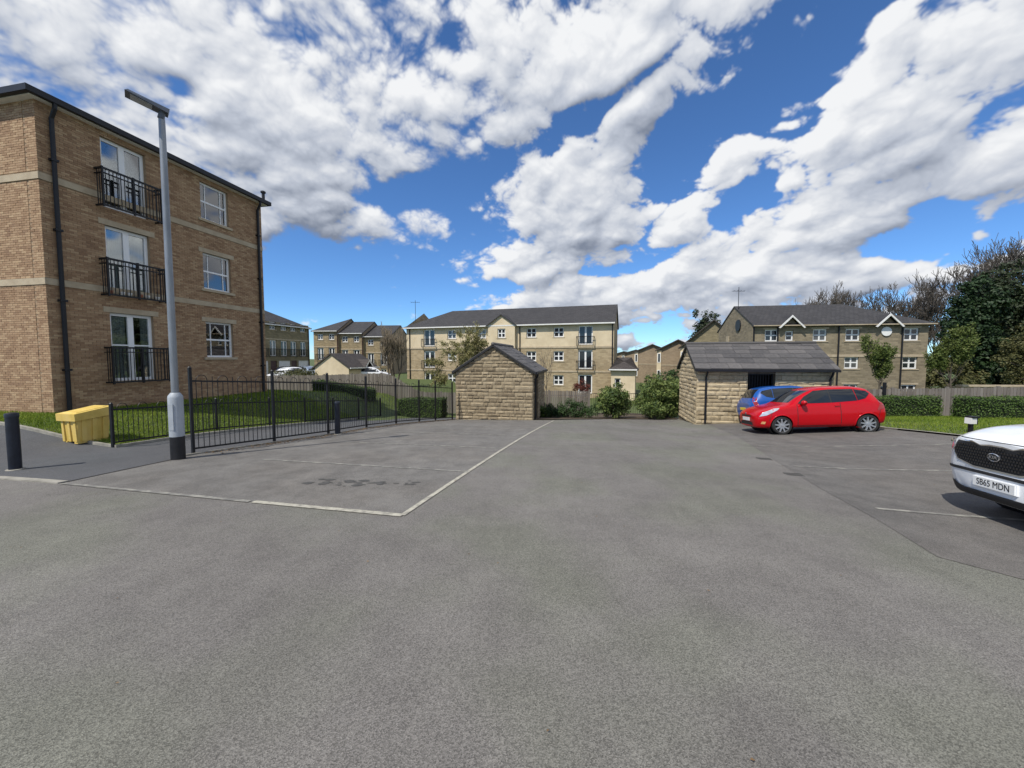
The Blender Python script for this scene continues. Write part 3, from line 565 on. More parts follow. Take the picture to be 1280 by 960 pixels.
def window(F, u, v, w, h, kind='cross', near=False, sill=True, lintel=None, frame_mat=None, curtain=None, inset=.1, name='window', blind=False):
    key = (round(w, 3), round(h, 3), kind, near, frame_mat)
    fm = frame_mat or ('upvc' if near else 'upvc_far')
    if key not in WC:
        if kind == 'cross': xs, zs, fr, bar = [(0, .13)], [(h*.5, .11)], .12, .1
        elif kind == 'french': xs, zs, fr, bar = [(0, .2)], [], .13, .1
        elif kind == 'french_near': xs, zs, fr, bar = [(0, .15)], [(h*.53, .04)], .085, .05
        elif kind == 'sash_near': xs, zs, fr, bar = [(-w*.27, .022), (w*.27, .022)], [(h*.5, .06)], .065, .05
        elif kind == 'single': xs, zs, fr, bar = [], [(h*.5, .1)], .12, .1
        elif kind == 'plain': xs, zs, fr, bar = [], [], .1, .1
        mb, panes = frame_mb(w, h, xs, zs, fr, bar, .07)
        pm_ = []
        if near:
            for a, b, c, d in panes: pm_.append(MB().box(a, b, .03, .036, c, d).mesh('pane', 'glass'))
        else:
            g = MB()
            for a, b, c, d in panes: g.box(a, b, .03, .04, c, d)
            pm_.append(g.mesh('pane', 'glass_far'))
        WC[key] = (mb.mesh('window', fm), pm_)
    me, pms = WC[key]
    wo = F.put(name, me, u, v, inset)
    for q in pms: put('pane', q, wo)
    if sill: put('sill', slab(w+.24, .2, .09), wo, (0, -inset-.05, -.09))
    if lintel: put('lintel', slab(w+.3, .12, lintel), wo, (0, -inset-.012, h))
    if near:
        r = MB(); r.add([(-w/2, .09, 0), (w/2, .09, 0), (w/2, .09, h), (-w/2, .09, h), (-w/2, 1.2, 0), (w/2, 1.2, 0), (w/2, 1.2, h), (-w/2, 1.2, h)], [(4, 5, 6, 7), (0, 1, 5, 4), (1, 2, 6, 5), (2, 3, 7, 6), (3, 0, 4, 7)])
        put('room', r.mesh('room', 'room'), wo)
        for c in (curtain or []):
            a, b, z0, z1 = c; n = 40; k = MB()
            for i in range(n+1):
                x = a+(b-a)*i/n; y = .075+.014*math.sin(i*1.9)+.006*math.sin(i*.7)
                k.v += [(x, y, z0), (x, y, z1)]
            k.f = [(2*i, 2*i+2, 2*i+3, 2*i+1) for i in range(n)]
            put('curtain', k.mesh('curtain', 'curtain', True), wo)
    return wo
SC = {}
def slab(w, d, h, mat='band'):
    k = (round(w, 3), d, h, mat)
    if k not in SC: SC[k] = MB().box(-w/2, w/2, 0, d, 0, h).mesh('slab', mat)
    return SC[k]
def rail_box(w, d, h, mat='iron'):
    """a small balcony railing seen from far: bars joined"""
    k = ('balc', w, d, h)
    if k not in SC:
        mb = MB(); mb.box(-w/2, w/2, -d, -d+.05, h-.06, h); mb.box(-w/2, w/2, -d, -d+.05, 0, .06)
        for sx in (-w/2, w/2-.05): mb.box(sx, sx+.05, -d+.05, 0, h-.06, h); mb.box(sx, sx+.05, -d+.05, 0, 0, .06); mb.box(sx, sx+.05, -d, -d+.05, .06, h-.06)
        n = int(w/.16)
        for i in range(1, n): mb.box(-w/2+w*i/n-.012, -w/2+w*i/n+.012, -d+.012, -d+.036, .06, h-.06)
        SC[k] = mb.mesh('balcony', mat)
    return SC[k]
def roof_mb(x0, x1, y0, y1, z, rise, over, left='gable', right='gable', th=.14, ov_end=None):
    """ridge along x"""
    oe = over if ov_end is None else ov_end
    k = rise/((y1-y0)/2); ze = z-over*k; ym = (y0+y1)/2; zr = z+rise; hl = (y1-y0)/2
    a0, a1 = x0-(over if left == 'hip' else oe), x1+(over if right == 'hip' else oe)
    r0 = x0+hl if left == 'hip' else a0; r1 = x1-hl if right == 'hip' else a1
    mb = MB()
    top = [(a0, y0-over, ze), (a1, y0-over, ze), (a1, y1+over, ze), (a0, y1+over, ze), (r0, ym, zr), (r1, ym, zr)]
    top = [(x, y, zz+.02) for x, y, zz in top]; bot = [(x, y, zz-th) for x, y, zz in top]
    fs = [(0, 1, 5, 4), (2, 3, 4, 5), (7, 6, 10, 11), (9, 8, 11, 10), (0, 6, 7, 1), (2, 8, 9, 3)]
    fs += [(1, 2, 5), (8, 7, 11), (1, 7, 8, 2)] if right == 'hip' else [(1, 7, 11, 5), (5, 11, 8, 2)]
    fs += [(3, 0, 4), (6, 9, 10), (3, 9, 6, 0)] if left == 'hip' else [(0, 4, 10, 6), (4, 3, 9, 10)]
    mb.add(top+bot, fs)
    return mb
def pipe_mb(pts, r=.045): return MB().tube(pts, r, 8)
def antenna(name, label, loc, h, bars=5):
    t = thing(name, label, 'aerial', loc)
    MB().tube([(0, 0, 0), (0, 0, h)], .03, 5).build('mast', 'iron', t)
    b = MB(); b.box(-.6, .6, -.015, .015, h*.9-.015, h*.9+.015)
    for i in range(bars): b.box(-.55+i*1.1/(bars-1)-.012, -.55+i*1.1/(bars-1)+.012, -.3+.03*i, .3-.03*i, h*.9+.016, h*.9+.04)
    b.build('antenna_bars', 'iron', t)
    return t

# ------------------------------------------------------------------ the brick apartment block on the left
AR = R(-11.3)
blk = thing('apartment_block', 'three storey brown brick apartment block with black Juliet balconies, behind the lamp post', 'building', (-12.14, 10.14, 0), AR)
H = 8.12; WR = 6.9; WL = 14.
DU0, DU1 = 1.34, 2.5; WU0, WU1 = 4.25, 5.35
DV = [(.86, 2.9), (3.42, 5.44), (5.96, 7.96)]; WV = [(1.58, 2.9), (4.1, 5.42), (6.64, 7.96)]
BANDS = [(3.47, 3.64), (6.15, 6.32)]
Fr = Face(blk, (0, 0, 0), R(90)); Fl = Face(blk, (-WL, 0, 0), 0)
ops = [(DU0, DU1, a, b) for a, b in DV]+[(WU0, WU1, a, b) for a, b in WV]
def brick_mb(ua, ub, va, vb, ops, seed, shift=0.):
    rg = random.Random(seed); mb = MB(); r = 0; v = va
    while v < vb-.02:
        v1 = min(v+.051, vb); u = ua-(.09 if r % 2 else 0)+shift
        while u < ub:
            a, b = max(u, ua), min(u+.172, ub); segs = [(a, b)]
            for o in ops:
                if v < o[3]-.01 and v1 > o[2]+.01:
                    segs = [s for (p, q) in segs for s in ((p, min(q, o[0])), (max(p, o[1]), q)) if s[1]-s[0] > .02]
            for p, q in segs:
                if q-p < .02: continue
                d = rg.uniform(-.003, .003)
                mb.add([(p, d, v), (q, d, v), (q, d, v1), (p, d, v1), (p, .03, v), (q, .03, v), (q, .03, v1), (p, .03, v1)], [(0, 1, 2, 3), (0, 4, 5, 1), (1, 5, 6, 2), (2, 6, 7, 3), (3, 7, 4, 0)])
            u += .18
        v += .059; r += 1
    return mb
band_ops = [(-.1, 99, a, b) for a, b in BANDS]
w1 = Fr.build('side_wall', wall_mb(WR, H, ops, v0=-.6, d=.01, reveal=.25), 'mortar')
put('bricks', brick_mb(0, WR, -.3, H, ops+band_ops, 1).mesh('bricks', 'brick'), w1)['kind'] = 'stuff'
VW = 4.2
w2 = Fl.build('front_wall', wall_mb(WL, H, [], v0=-.6, u0=WL-VW, d=.01), 'mortar')
put('bricks', brick_mb(WL-VW, WL-.42, -.3, H, band_ops, 2).mesh('bricks', 'brick'), w2)['kind'] = 'stuff'
put('bricks', brick_mb(WL-.40, WL, -.3, H, band_ops, 3, .05).mesh('bricks', 'brick'), w2)['kind'] = 'stuff'
Fl.build('front_wall', wall_mb(WL-VW, H, [], v0=-.6), 'brick_far')
b_ = MB(); b_.add([(-WL, 0, -.6), (-WL, WR, -.6), (0, WR, -.6), (-WL, 0, H), (-WL, WR, H), (0, WR, H)], [(0, 1, 4, 3), (1, 2, 5, 4)]); b_.build('rear_wall', 'brick_far', blk)
for a, b in BANDS:
    mb = MB(); mb.box(.0, WR, -.02, .05, a, b); Fr.build('stone_band', mb, 'band')
    mb = MB(); mb.box(0, WL+.02, -.02, .05, a, b); Fl.build('stone_band', mb, 'band')
for k, (a, b) in enumerate(DV):
    cu = [[(-.49, -.1, .08, 1.97), (.3, .49, .08, 1.97)], [(-.49, -.08, .05, 1.98), (.08, .49, .05, 1.98)], []][k]
    window(Fr, (DU0+DU1)/2, a, DU1-DU0, b-a, 'french_near', True, sill=False, lintel=.16 if k < 2 else None, curtain=cu)
    bal = MB(); w = 1.58; d = .26
    zb = -.05; zt = 1.02
    for z0, z1 in ((zb, zb+.045), (zt-.05, zt), (zt-.17, zt-.145)):
        bal.box(-w/2, w/2, -d-.04, -d, z0, z1)
        for s in (-w/2, w/2-.04): bal.box(s, s+.04, -d, 0, z0, z1)
    for s in (-w/2, w/2-.045, -.0225):
        bal.box(s-.001, s+.046, -d-.042, -d+.003, zb-.03, zt+.02)
    bo = Fr.build('balcony', bal, 'iron', u=(DU0+DU1)/2+.02, v=a)
    bar = MB().box(-.008, .008, -.008, .008, zb+.045, zt-.05).mesh('baluster', 'iron')
    n = 17
    for i in range(1, n):
        if i != n//2+1: put('baluster', bar, bo, (-w/2+w*i/n, -d-.02, 0))
    for s in (-w/2+.02, w/2-.02):
        for j in (1, 2): put('baluster', bar, bo, (s, -d+d*j/3, 0))
    if k == 1:
        for i in range(6):
            x = -.62+i*.24+.05*(i % 2); p_ = MB().lathe([(.04, 0), (.06, .11), (.055, .11)], 10).build('flower_pot', 'white_board' if i % 3 else 'terracotta', bo, (x, -.12, .0), smooth=True)
for k, (a, b) in enumerate(WV):
    w = WU1-WU0; h = b-a
    cu = [[(-w/2+.08, w/2-.08, .08, h-.08)], [(-w/2+.08, w/2-.08, .08, h-.1)], [(-w/2+.08, w/2-.08, h*.5, h-.08)]][k]
    window(Fr, (WU0+WU1)/2, a, w, h, 'sash_near', True, sill=True, lintel=.16 if k < 2 else None, curtain=cu)
# eaves, gutter, roof
ev = MB(); ev.box(-WL-.16, .16, -.16, WR+.16, H, H+.06); ev.build('soffit', 'white_board', blk)
gt = MB(); gt.box(-WL-.28, .28, -.28, -.16, H+.02, H+.17); gt.box(.16, .28, -.16, WR+.16, H+.02, H+.17); gt.box(-WL-.28, .28, WR+.16, WR+.28, H+.02, H+.17); gt.build('gutter', 'pipe', blk)
rf = roof_mb(-WL, 0, 0, WR, H+.2, .9, .26, 'hip', 'hip'); rf.build('roof', 'roof', blk)
pv = MB(); pv.lathe([(.06, 0), (.06, .3), (.1, .3), (.1, .36), (.02, .4)], 8); pv.build('roof_vent', 'pipe', blk, (.1, WR+.05, H+.2))
for u in (.28, 6.66):
    pp = pipe_mb([(u, -.22, H+.04), (u, -.21, H-.1), (u, -.07, H-.34), (u, -.065, .3), (u, -.065, -.25)], .05)
    for z in (1.2, 3.05, 4.9, 6.7): pp.box(u-.075, u+.075, -.125, 0, z, z+.06)
    Fr.build('downpipe', pp, 'pipe')

# ------------------------------------------------------------------ stone sheds
def stone_variants(n, seed):
    out = []
    for q in range(n):
        rg = random.Random(seed+q); mb = MB(); nx, nz = 5, 4
        for j in range(nz):
            for i in range(nx):
                x, z = i/(nx-1), j/(nz-1); e = i in (0, nx-1) or j in (0, nz-1)
                mb.v.append((x if i in (0, nx-1) else x+rg.uniform(-.06, .06), (.38 if e else .0)+rg.uniform(-.12, .2)*(.5 if e else 1), z if j in (0, nz-1) else z+rg.uniform(-.08, .08)))
        mb.f = [(j*nx+i, j*nx+i+1, (j+1)*nx+i+1, (j+1)*nx+i) for j in range(nz-1) for i in range(nx-1)]
        ring = list(range(nx))+[j*nx+nx-1 for j in range(1, nz)]+list(range((nz-1)*nx+nx-2, (nz-1)*nx-1, -1))+[j*nx for j in range(nz-2, 0, -1)]
        b0 = len(mb.v)
        for i in ring: mb.v.append((mb.v[i][0], 1.2, mb.v[i][2]))
        m_ = len(ring); mb.f += [(ring[i], b0+i, b0+(i+1) % m_, ring[(i+1) % m_]) for i in range(m_)]
        out.append(mb.mesh('stone', 'stone', True)); 
        out[-1].set_sharp_from_angle(angle=R(50))
    return out
STONES = stone_variants(10, 40); PALE = [m.copy() for m in STONES]
for m in PALE: m.materials[0] = M['stone_pale']
def lay_stones(F, W, top, ops, seed, u0=0., hmin=.13, hmax=.2, lmax=.62, v0=-.15, kind=None):
    """coursed rubble: every stone its own piece, a child of the wall part F.wall"""
    rg = random.Random(seed); v = v0; vmax = max(top(u0+(W-u0)*i/50) for i in range(51)); n = 0
    while v < vmax-.05:
        h = rg.uniform(hmin, hmax); vm = v+h*.6
        us = [u0+(W-u0)*i/200 for i in range(201) if top(u0+(W-u0)*i/200) >= vm]
        if us:
            a, b = us[0], us[-1]; u = a
            while u < b-.06:
                l = rg.uniform(.2, lmax)*(1 if rg.random() < .8 else 1.35); e = min(u+l, b)
                if b-e < .14: e = b
                segs = [(u, e)]
                for o in ops:
                    if v < o[3]-.03 and v+h > o[2]+.03: segs = [s for (p, q) in segs for s in ((p, min(q, o[0])), (max(p, o[1]), q))]
                for p, q in segs:
                    if q-p < .05: continue
                    me = rg.choice(kind or STONES); dd = rg.uniform(.035, .07)
                    o = put('stone', me, F.wall, (p+.006, -dd+.012, v+.006), (0, 0, 0), (q-p-.012, dd, h-.012)); n += 1
                u = e
        v += h
    return n
SLATE = []
for q in range(4):
    rg = random.Random(90+q); mb = MB(); mb.add([(0, 0, 0), (1, rg.uniform(-.02, .02), 0), (1, 1, 0), (0, 1, 0), (rg.uniform(0, .01), rg.uniform(-.03, .03), 1), (1-rg.uniform(0, .01), rg.uniform(-.03, .03), 1), (1, 1, 1), (0, 1, 1)], [(0, 3, 2, 1), (4, 5, 6, 7), (0, 1, 5, 4), (1, 2, 6, 5), (2, 3, 7, 6), (3, 0, 4, 7)])
    SLATE.append(mb.mesh('slate', 'slate'))
def slate_slope(roof, x0, x1, base, run, rise, side, rows, seed, wmin=.38, wmax=.6):
    """rows of stone slates on one slope; base=(y,z) of the eave, side=+1: slope climbs towards +y"""
    rg = random.Random(seed); L_ = math.hypot(run, rise); ang = math.atan2(rise, run); step = [1.25-.5*i/(rows-1) for i in range(rows)]; tot = sum(step); s = 0
    for r in range(rows):
        ln = step[r]/tot*L_; x = x0-rg.uniform(0, .2) if False else x0
        while x < x1-.05:
            w = rg.uniform(wmin, wmax); e = min(x+w, x1)
            if x1-e < .15: e = x1
            c, sn = math.cos(ang), math.sin(ang)
            y = base[0]+side*(s*c); z = base[1]+s*sn+.03
            rot = (ang-.035, 0, 0) if side > 0 else (ang-.035, 0, math.pi)
            loc = (x+.003, y, z) if side > 0 else (e-.003, y, z)
            put('slate', rg.choice(SLATE), roof, loc, rot, (e-x-.006, ln+.09, rg.uniform(.022, .034)))
            x = e
        s += ln
# gable-fronted shed: local x across the gable, y back
G = R(-11.5)
gx0, gy0 = -2.72, 18.62
zg = gz(-.9, 18.3)
gs_ = thing('stone_shed', 'gable-ended stone bin shed with dark slate roof at the end of the railings', 'shed', (gx0, gy0, zg), G)
GW, GH, GRISE, GD = 3.76, 2.36, 1.2, 4.4
def gtop(u): return GH+GRISE*(1-abs(u-GW/2)/(GW/2))-.02
def gable_wall(F, W, H_, rise, mat, name, d=.012, v0=-.4):
    mb = MB().add([(0, d, v0), (W, d, v0), (W, d, H_), (W/2, d, H_+rise), (0, d, H_)], [(0, 1, 2, 3, 4)])
    F.wall = F.build(name, mb, mat); return F
Fg = gable_wall(Face(gs_, (0, 0, 0), 0), GW, GH, GRISE-.03, 'stone_back', 'gable_wall')
lay_stones(Fg, GW, gtop, [], 11)
Fs = Face(gs_, (GW, 0, 0), R(90)); Fs.wall = Fs.build('side_wall', wall_mb(GD, GH, [(.55, 1.75, -.4, 2.1)], v0=-.4, d=.012, reveal=.3), 'stone_back')
lay_stones(Fs, GD, lambda u: GH-.02, [(.55, 1.75, -.4, 2.1)], 12)
Fd = MB(); Fd.box(0, 1.2, .3, .34, -.1, 2.1)
for i in range(9): Fd.box(.02+i*.13, .10+i*.13, .28, .3, 0, 2.06)
Fs.build('door', Fd, 'black', u=.55)
Fw = Face(gs_, (0, GD, 0), R(-90)); Fw.wall = Fw.build('side_wall', wall_mb(GD, GH, [], v0=-.4, d=.012), 'stone_back')
lay_stones(Fw, GD, lambda u: GH-.02, [], 13)
Fb = gable_wall(Face(gs_, (GW, GD, 0), R(180)), GW, GH, GRISE-.03, 'stone_mid', 'rear_wall')
def cross_roof(parent, W, H_, rise, D, over, oe, name='roof', left_over=None):
    """ridge along y (gable to the front); the slates are its pieces. Built with the ridge along x, then turned"""
    k = rise/(W/2); mb = MB()
    # deck in a frame turned 90 degrees: local x' = y, local y' = -x
    deck = roof_mb(0, D, -W, 0, H_, rise, over, th=.1, ov_end=oe)
    ro = deck.build(name, 'trim', parent, (0, 0, 0), R(90))
    L2 = W/2+over
    slate_slope(ro, -oe, D+oe, (-W-over, H_-over*k), L2, L2*k, 1, 8, 21)
    slate_slope(ro, -oe, D+oe, (over, H_-over*k), L2, L2*k, -1, 8, 22)
    rd = MB().tube([(-oe, -W/2, H_+rise+.05), (D+oe, -W/2, H_+rise+.05)], .09, 8); put('ridge_tile', rd.mesh('ridge_tile', 'slate', True), ro)
    return ro
cross_roof(gs_, GW, GH, GRISE, GD, .16, .14)
for x in (GW+.2,): pipe_mb([(x, .3, GH-.1), (x, .3, 2.1), (x-.12, .3, 1.95), (x-.12, .3, 0)], .04).build('downpipe', 'pipe', gs_)
gtr = MB().box(GW+.12, GW+.22, -.1, GD+.1, GH-.16, GH-.06); gtr.build('gutter', 'pipe', gs_)

# long shed on the right: ridge along local x
S0 = (7.7, 16.0); zs_ = gz(9.5, 15.7)-.05
ls = thing('stone_shed', 'long low stone bin store with slate roof and barred gate behind the blue car', 'shed', (S0[0], S0[1], zs_), G)
SW, SH, SD, SR = 4.95, 2.36, 3.1, .95
GU0, GU1 = 1.92, 2.92
Ff = Face(ls, (0, 0, 0), 0); opn = [(GU0, GU1, -.4, 2.08)]
Ff.wall = Ff.build('front_wall', wall_mb(SW, SH, opn, v0=-.4, d=.012, reveal=.35), 'stone_back')
lay_stones(Ff, SW, lambda u: SH-.14, opn, 31, kind=PALE)
Ff.build('eaves_course', MB().box(0, SW, -.03, .05, SH-.15, SH), 'stone_trim')
Fe = gable_wall(Face(ls, (0, SD, 0), R(-90)), SD, SH, SR-.03, 'stone_back', 'gable_wall')
lay_stones(Fe, SD, lambda u: SH+SR*(1-abs(u-SD/2)/(SD/2))-.02, [], 32, kind=PALE)
Fx = gable_wall(Face(ls, (SW, 0, 0), R(90)), SD, SH, SR-.03, 'stone_back', 'gable_wall')
lay_stones(Fx, SD, lambda u: SH+SR*(1-abs(u-SD/2)/(SD/2))-.02, [], 33, kind=PALE)
Fk = Face(ls, (SW, SD, 0), R(180)); Fk.build('rear_wall', wall_mb(SW, SH, [], v0=-.4), 'stone_mid')
ro = roof_mb(0, SW, 0, SD, SH, SR, .2, th=.1, ov_end=.12).build('roof', 'trim', ls)
kk = SR/(SD/2); LL = SD/2+.2
slate_slope(ro, -.12, SW+.12, (-.2, SH-.2*kk), LL, LL*kk, 1, 6, 35, .4, .75); slate_slope(ro, -.12, SW+.12, (SD+.2, SH-.2*kk), LL, LL*kk, -1, 6, 36, .4, .75)
put('ridge_tile', MB().tube([(-.12, SD/2, SH+SR+.04), (SW+.12, SD/2, SH+SR+.04)], .08, 8).mesh('ridge_tile', 'slate', True), ro)
MB().box(-.1, SW+.1, -.3, -.2, SH-.2, SH-.11).build('gutter', 'pipe', ls)
for u in (.34, SW-.12): pipe_mb([(u, -.25, SH-.15), (u, -.2, SH-.3), (u, -.06, SH-.45), (u, -.06, 0)], .04).build('downpipe', 'pipe', ls)
gt_ = MB(); gt_.box(GU0, GU1, .2, .24, 2.02, 2.08); gt_.box(GU0, GU1, .2, .24, .08, .14); gt_.box(GU0, GU0+.05, .2, .24, .14, 2.02); gt_.box(GU1-.05, GU1, .2, .24, .14, 2.02)
go_ = gt_.build('gate', 'iron', ls)
gb = MB().box(-.012, .012, .205, .23, .14, 2.02).mesh('gate_bar', 'iron')
for i in range(1, 9): put('gate_bar', gb, go_, (GU0+.05+(GU1-GU0-.1)*i/9, 0, 0))
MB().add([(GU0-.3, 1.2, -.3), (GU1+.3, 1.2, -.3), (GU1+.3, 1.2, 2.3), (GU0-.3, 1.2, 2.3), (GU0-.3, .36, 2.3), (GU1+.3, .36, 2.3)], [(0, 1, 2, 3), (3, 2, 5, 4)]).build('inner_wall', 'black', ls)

# ------------------------------------------------------------------ cream and stone apartment block in the middle
def rot_between(a, b): return math.atan2(b[1]-a[1], b[0]-a[0])
mA, mB = (-13.9, 51.), (11.35, 43.); mW = math.dist(mA, mB); mz = -2.7
mid = thing('apartment_block', 'long three storey block with cream upper floor and central gable, behind the gabled stone shed', 'building', (*mA, mz), rot_between(mA, mB))
Fm = Face(mid, (0, 0, 0), 0); MH = 8.4; MD = 9.
fl = [.15, 2.95, 5.72]
mu = dict(door_left=3.35, window_a=6.56, window_b=10.62, bay_left=11.68, bay_mid=13.4, bay_right=15.09, window_c=16.98, window_d=20.26, door_right=23.35)      # metres along the facade
dops = [(mu[p]-.8, mu[p]+.8, fl[k]+.05, fl[k]+2.2) for p in ('door_left', 'door_right') for k in range(3)]
wops = [(mu[p]-.6, mu[p]+.6, fl[k]+.95, fl[k]+2.1) for p in ('window_a', 'window_b', 'window_c', 'window_d') for k in range(3)]
o_lo = [o for o in dops+wops if o[2] < 5.5]; o_hi = [o for o in dops+wops if o[2] > 5.5]
Fm.build('lower_wall', wall_mb(mW, 5.55, o_lo, v0=-1.), 'stone_mid')
Fm.build('upper_wall', wall_mb(mW, MH, o_hi, v0=5.55, d=-.02), 'render')
Fm.build('stone_band', MB().box(-.02, mW+.02, -.05, .05, 2.62, 2.8), 'band'); Fm.build('stone_band', MB().box(-.02, mW+.02, -.06, .05, 5.4, 5.6), 'band')
MB().add([(0, 0, -1), (0, MD, -1), (0, MD, MH), (0, MD/2, MH+2.2), (0, 0, MH)], [(0, 1, 2, 3, 4)]).build('end_wall', 'stone_mid', mid)
MB().add([(mW, 0, -1), (mW, MD, -1), (mW, MD, MH), (mW, MD/2, MH+2.3), (mW, 0, MH)], [(4, 3, 2, 1, 0)]).build('end_wall', 'stone_mid', mid)
MB().add([(0, MD, -1), (mW, MD, -1), (mW, MD, MH), (0, MD, MH)], [(0, 1, 2, 3)]).build('rear_wall', 'stone_mid', mid)
for o in dops:
    window(Fm, (o[0]+o[1])/2, o[2], 1.6, o[3]-o[2], 'french', sill=False, inset=.13)
    if o[2] > 1: Fm.put('balcony', rail_box(2.0, .35, 1.05), (o[0]+o[1])/2, o[2]-.1)
for o in wops: window(Fm, (o[0]+o[1])/2, o[2], 1.2, o[3]-o[2], 'cross', inset=.13)
roof_mb(0, mW, 0, MD, MH, 2.35, .4, 'hip', 'gable', ov_end=.15).build('roof', 'roof', mid)
MB().box(-.35, mW+.1, -.52, -.4, MH-.34, MH-.2).build('gutter', 'white_board', mid)
for u in (0.5, 15.59, 26.32): Fm.build('downpipe', pipe_mb([(u, -.1, -.9), (u, -.1, MH-.3)], .06), 'pipe')
# projecting gabled bay
b0, b1 = mu['bay_left'], mu['bay_right']; bw_ = b1-b0
Fbay = Face(mid, (b0, -.5, 0), 0); wc_ = mu['bay_mid']-b0
bop = [(wc_-.5, wc_+.5, fl[2]+.95, fl[2]+2.05), (wc_-.5, wc_+.5, fl[1]+.95, fl[1]+2.05)]
Fbay.build('bay_wall', wall_mb(bw_, MH-.1, bop, v0=-1), 'render')
MB().add([(b0, -.5, MH-.1), (b1, -.5, MH-.1), ((b0+b1)/2, -.5, MH+1.05)], [(0, 1, 2)]).build('bay_gable', 'render', mid)
MB().add([(b0, -.5, -1), (b0, 0, -1), (b0, 0, MH), (b0, -.5, MH), (b1, -.5, -1), (b1, 0, -1), (b1, 0, MH), (b1, -.5, MH)], [(0, 1, 2, 3), (4, 7, 6, 5)]).build('bay_side', 'render', mid)
for o in bop: window(Fbay, wc_, o[2], 1.0, o[3]-o[2], 'cross', inset=.13)
bm = (b0+b1)/2; k_ = 1.15/(bw_/2)
MB().add([(b0-.25, -.7, MH-.1-.25*k_), (bm, -.7, MH+1.1), (b1+.25, -.7, MH-.1-.25*k_), (b0-.25, 2.2, MH-.1-.25*k_), (bm, 2.2, MH+1.1), (b1+.25, 2.2, MH-.1-.25*k_),
          (b0-.25, -.7, MH-.22-.25*k_), (bm, -.7, MH+.96), (b1+.25, -.7, MH-.22-.25*k_)], [(0, 1, 4, 3), (1, 2, 5, 4), (0, 6, 7, 1), (1, 7, 8, 2)]).build('bay_roof', 'roof', mid)
antenna('roof_aerial', 'thin television aerial on the left end of the cream block roof', (-13.2, 53, 6.6), 2.8)

# ------------------------------------------------------------------ stone block on the right
rA, rB = (23.3, 37.5), (37.9, 35.2); rW = math.dist(rA, rB); rz_ = -3.2
rgt = thing('apartment_block', 'grey-brown stone block with small gablets, hipped at its right end, behind the long bin store', 'building', (*rA, rz_), rot_between(rA, rB))
Fq = Face(rgt, (0, 0, 0), 0); RH = 8.05; RD = 8.8; rfl = [.0, 2.6, 5.2]
ru = dict(window_a=1.72, gablet_a=3.27, window_b=5.9, window_c=8.67, gablet_b=11.38, window_d=13.45)
rops = [(ru[p]-.6, ru[p]+.6, rfl[k]+1.15, rfl[k]+2.3) for p in ('window_a', 'window_b', 'window_c', 'window_d') for k in range(3)]
sops = [(ru['gablet_a']-.35, ru['gablet_a']+.35, rfl[2]+1.2, rfl[2]+2.15), (ru['gablet_a']-.35, ru['gablet_a']+.35, rfl[1]+1.2, rfl[1]+2.15), (ru['gablet_b']-.35, ru['gablet_b']+.35, rfl[0]+1.2, rfl[0]+2.15)]
Fq.build('front_wall', wall_mb(rW, RH, rops+sops, v0=-1), 'stone_right')
Fq.build('stone_band', MB().box(0, rW, -.04, .05, 4.85, 5.08), 'band')
for o in rops: window(Fq, (o[0]+o[1])/2, o[2], 1.2, 1.15, 'cross', inset=.13, lintel=.15)
for o in sops: window(Fq, (o[0]+o[1])/2, o[2], .7, .95, 'single', inset=.13)
vr = MB().lathe([(.42, 0), (.42, .06), (.26, .07), (.24, .02)], 18, 'y'); Fq.build('round_vent', vr, 'upvc_far', ru['gablet_b'], 7.2, -.1)
RR = 2.25
MB().add([(0, 0, -1), (0, RD, -1), (0, RD, RH), (0, RD/2, RH+RR), (0, 0, RH)], [(0, 1, 2, 3, 4)]).build('gable_wall', 'stone_right', rgt)
MB().add([(rW, 0, -1), (rW, RD, -1), (rW, RD, RH), (rW, 0, RH)], [(3, 2, 1, 0)]).build('end_wall', 'stone_right', rgt)
MB().add([(0, RD, -1), (rW, RD, -1), (rW, RD, RH), (0, RD, RH)], [(0, 1, 2, 3)]).build('rear_wall', 'stone_right', rgt)
MB().lathe([(.62, 0), (.62, .1), (.48, .1), (.48, .03)], 20, 'x', (-.1, RD/2-1.2, RH+.1)).build('round_louvre', 'black', rgt)
MB().box(-.06, 0, RD/2+1.2, RD/2+1.9, 5.0, 7.2).build('wall_panel', 'band', rgt)
roof_mb(0, rW, 0, RD, RH, RR, .35, 'gable', 'hip', ov_end=.06).build('roof', 'roof', rgt)
MB().box(-.05, rW+.35, -.45, -.35, RH-.26, RH-.17).build('gutter', 'band', rgt)
for p in ('gablet_a', 'gablet_b'):
    u = ru[p]; hw = .9; rs = .62
    g = rgt
    MB().add([(u-hw, -.06, RH-.35), (u+hw, -.06, RH-.35), (u, -.06, RH+rs)], [(0, 1, 2)]).build('gablet_wall', 'stone_right', rgt)
    q = rs/hw*.9
    bb = MB()
    for s in (-1, 1): bb.add([(u+s*(hw+.25), -.5, RH-.42), (u, -.5, RH+rs+.12), (u, -.5, RH+rs-.06), (u+s*(hw+.12), -.5, RH-.48), (u+s*(hw+.25), -.4, RH-.42), (u, -.4, RH+rs+.12), (u, -.4, RH+rs-.06), (u+s*(hw+.12), -.4, RH-.48)], [(0, 1, 2, 3), (4, 7, 6, 5), (0, 4, 5, 1), (3, 2, 6, 7)])
    bb.build('bargeboard', 'white_board', rgt)
    MB().add([(u-hw-.2, -.46, RH-.42), (u, -.46, RH+rs+.1), (u+hw+.2, -.46, RH-.42), (u, 2.6, RH+rs+.1)], [(0, 1, 3), (1, 2, 3)]).build('gablet_roof', 'roof', rgt)
for u in (0.1, 2.22, 7.46, 12.68): Fq.build('downpipe', pipe_mb([(u, -.08, -.9), (u, -.08, RH-.3)], .07), 'pipe')
antenna('roof_aerial', 'tall thin aerial on the left gable of the right-hand stone block', (23.9, 41, 4.8), 4.2, 4)

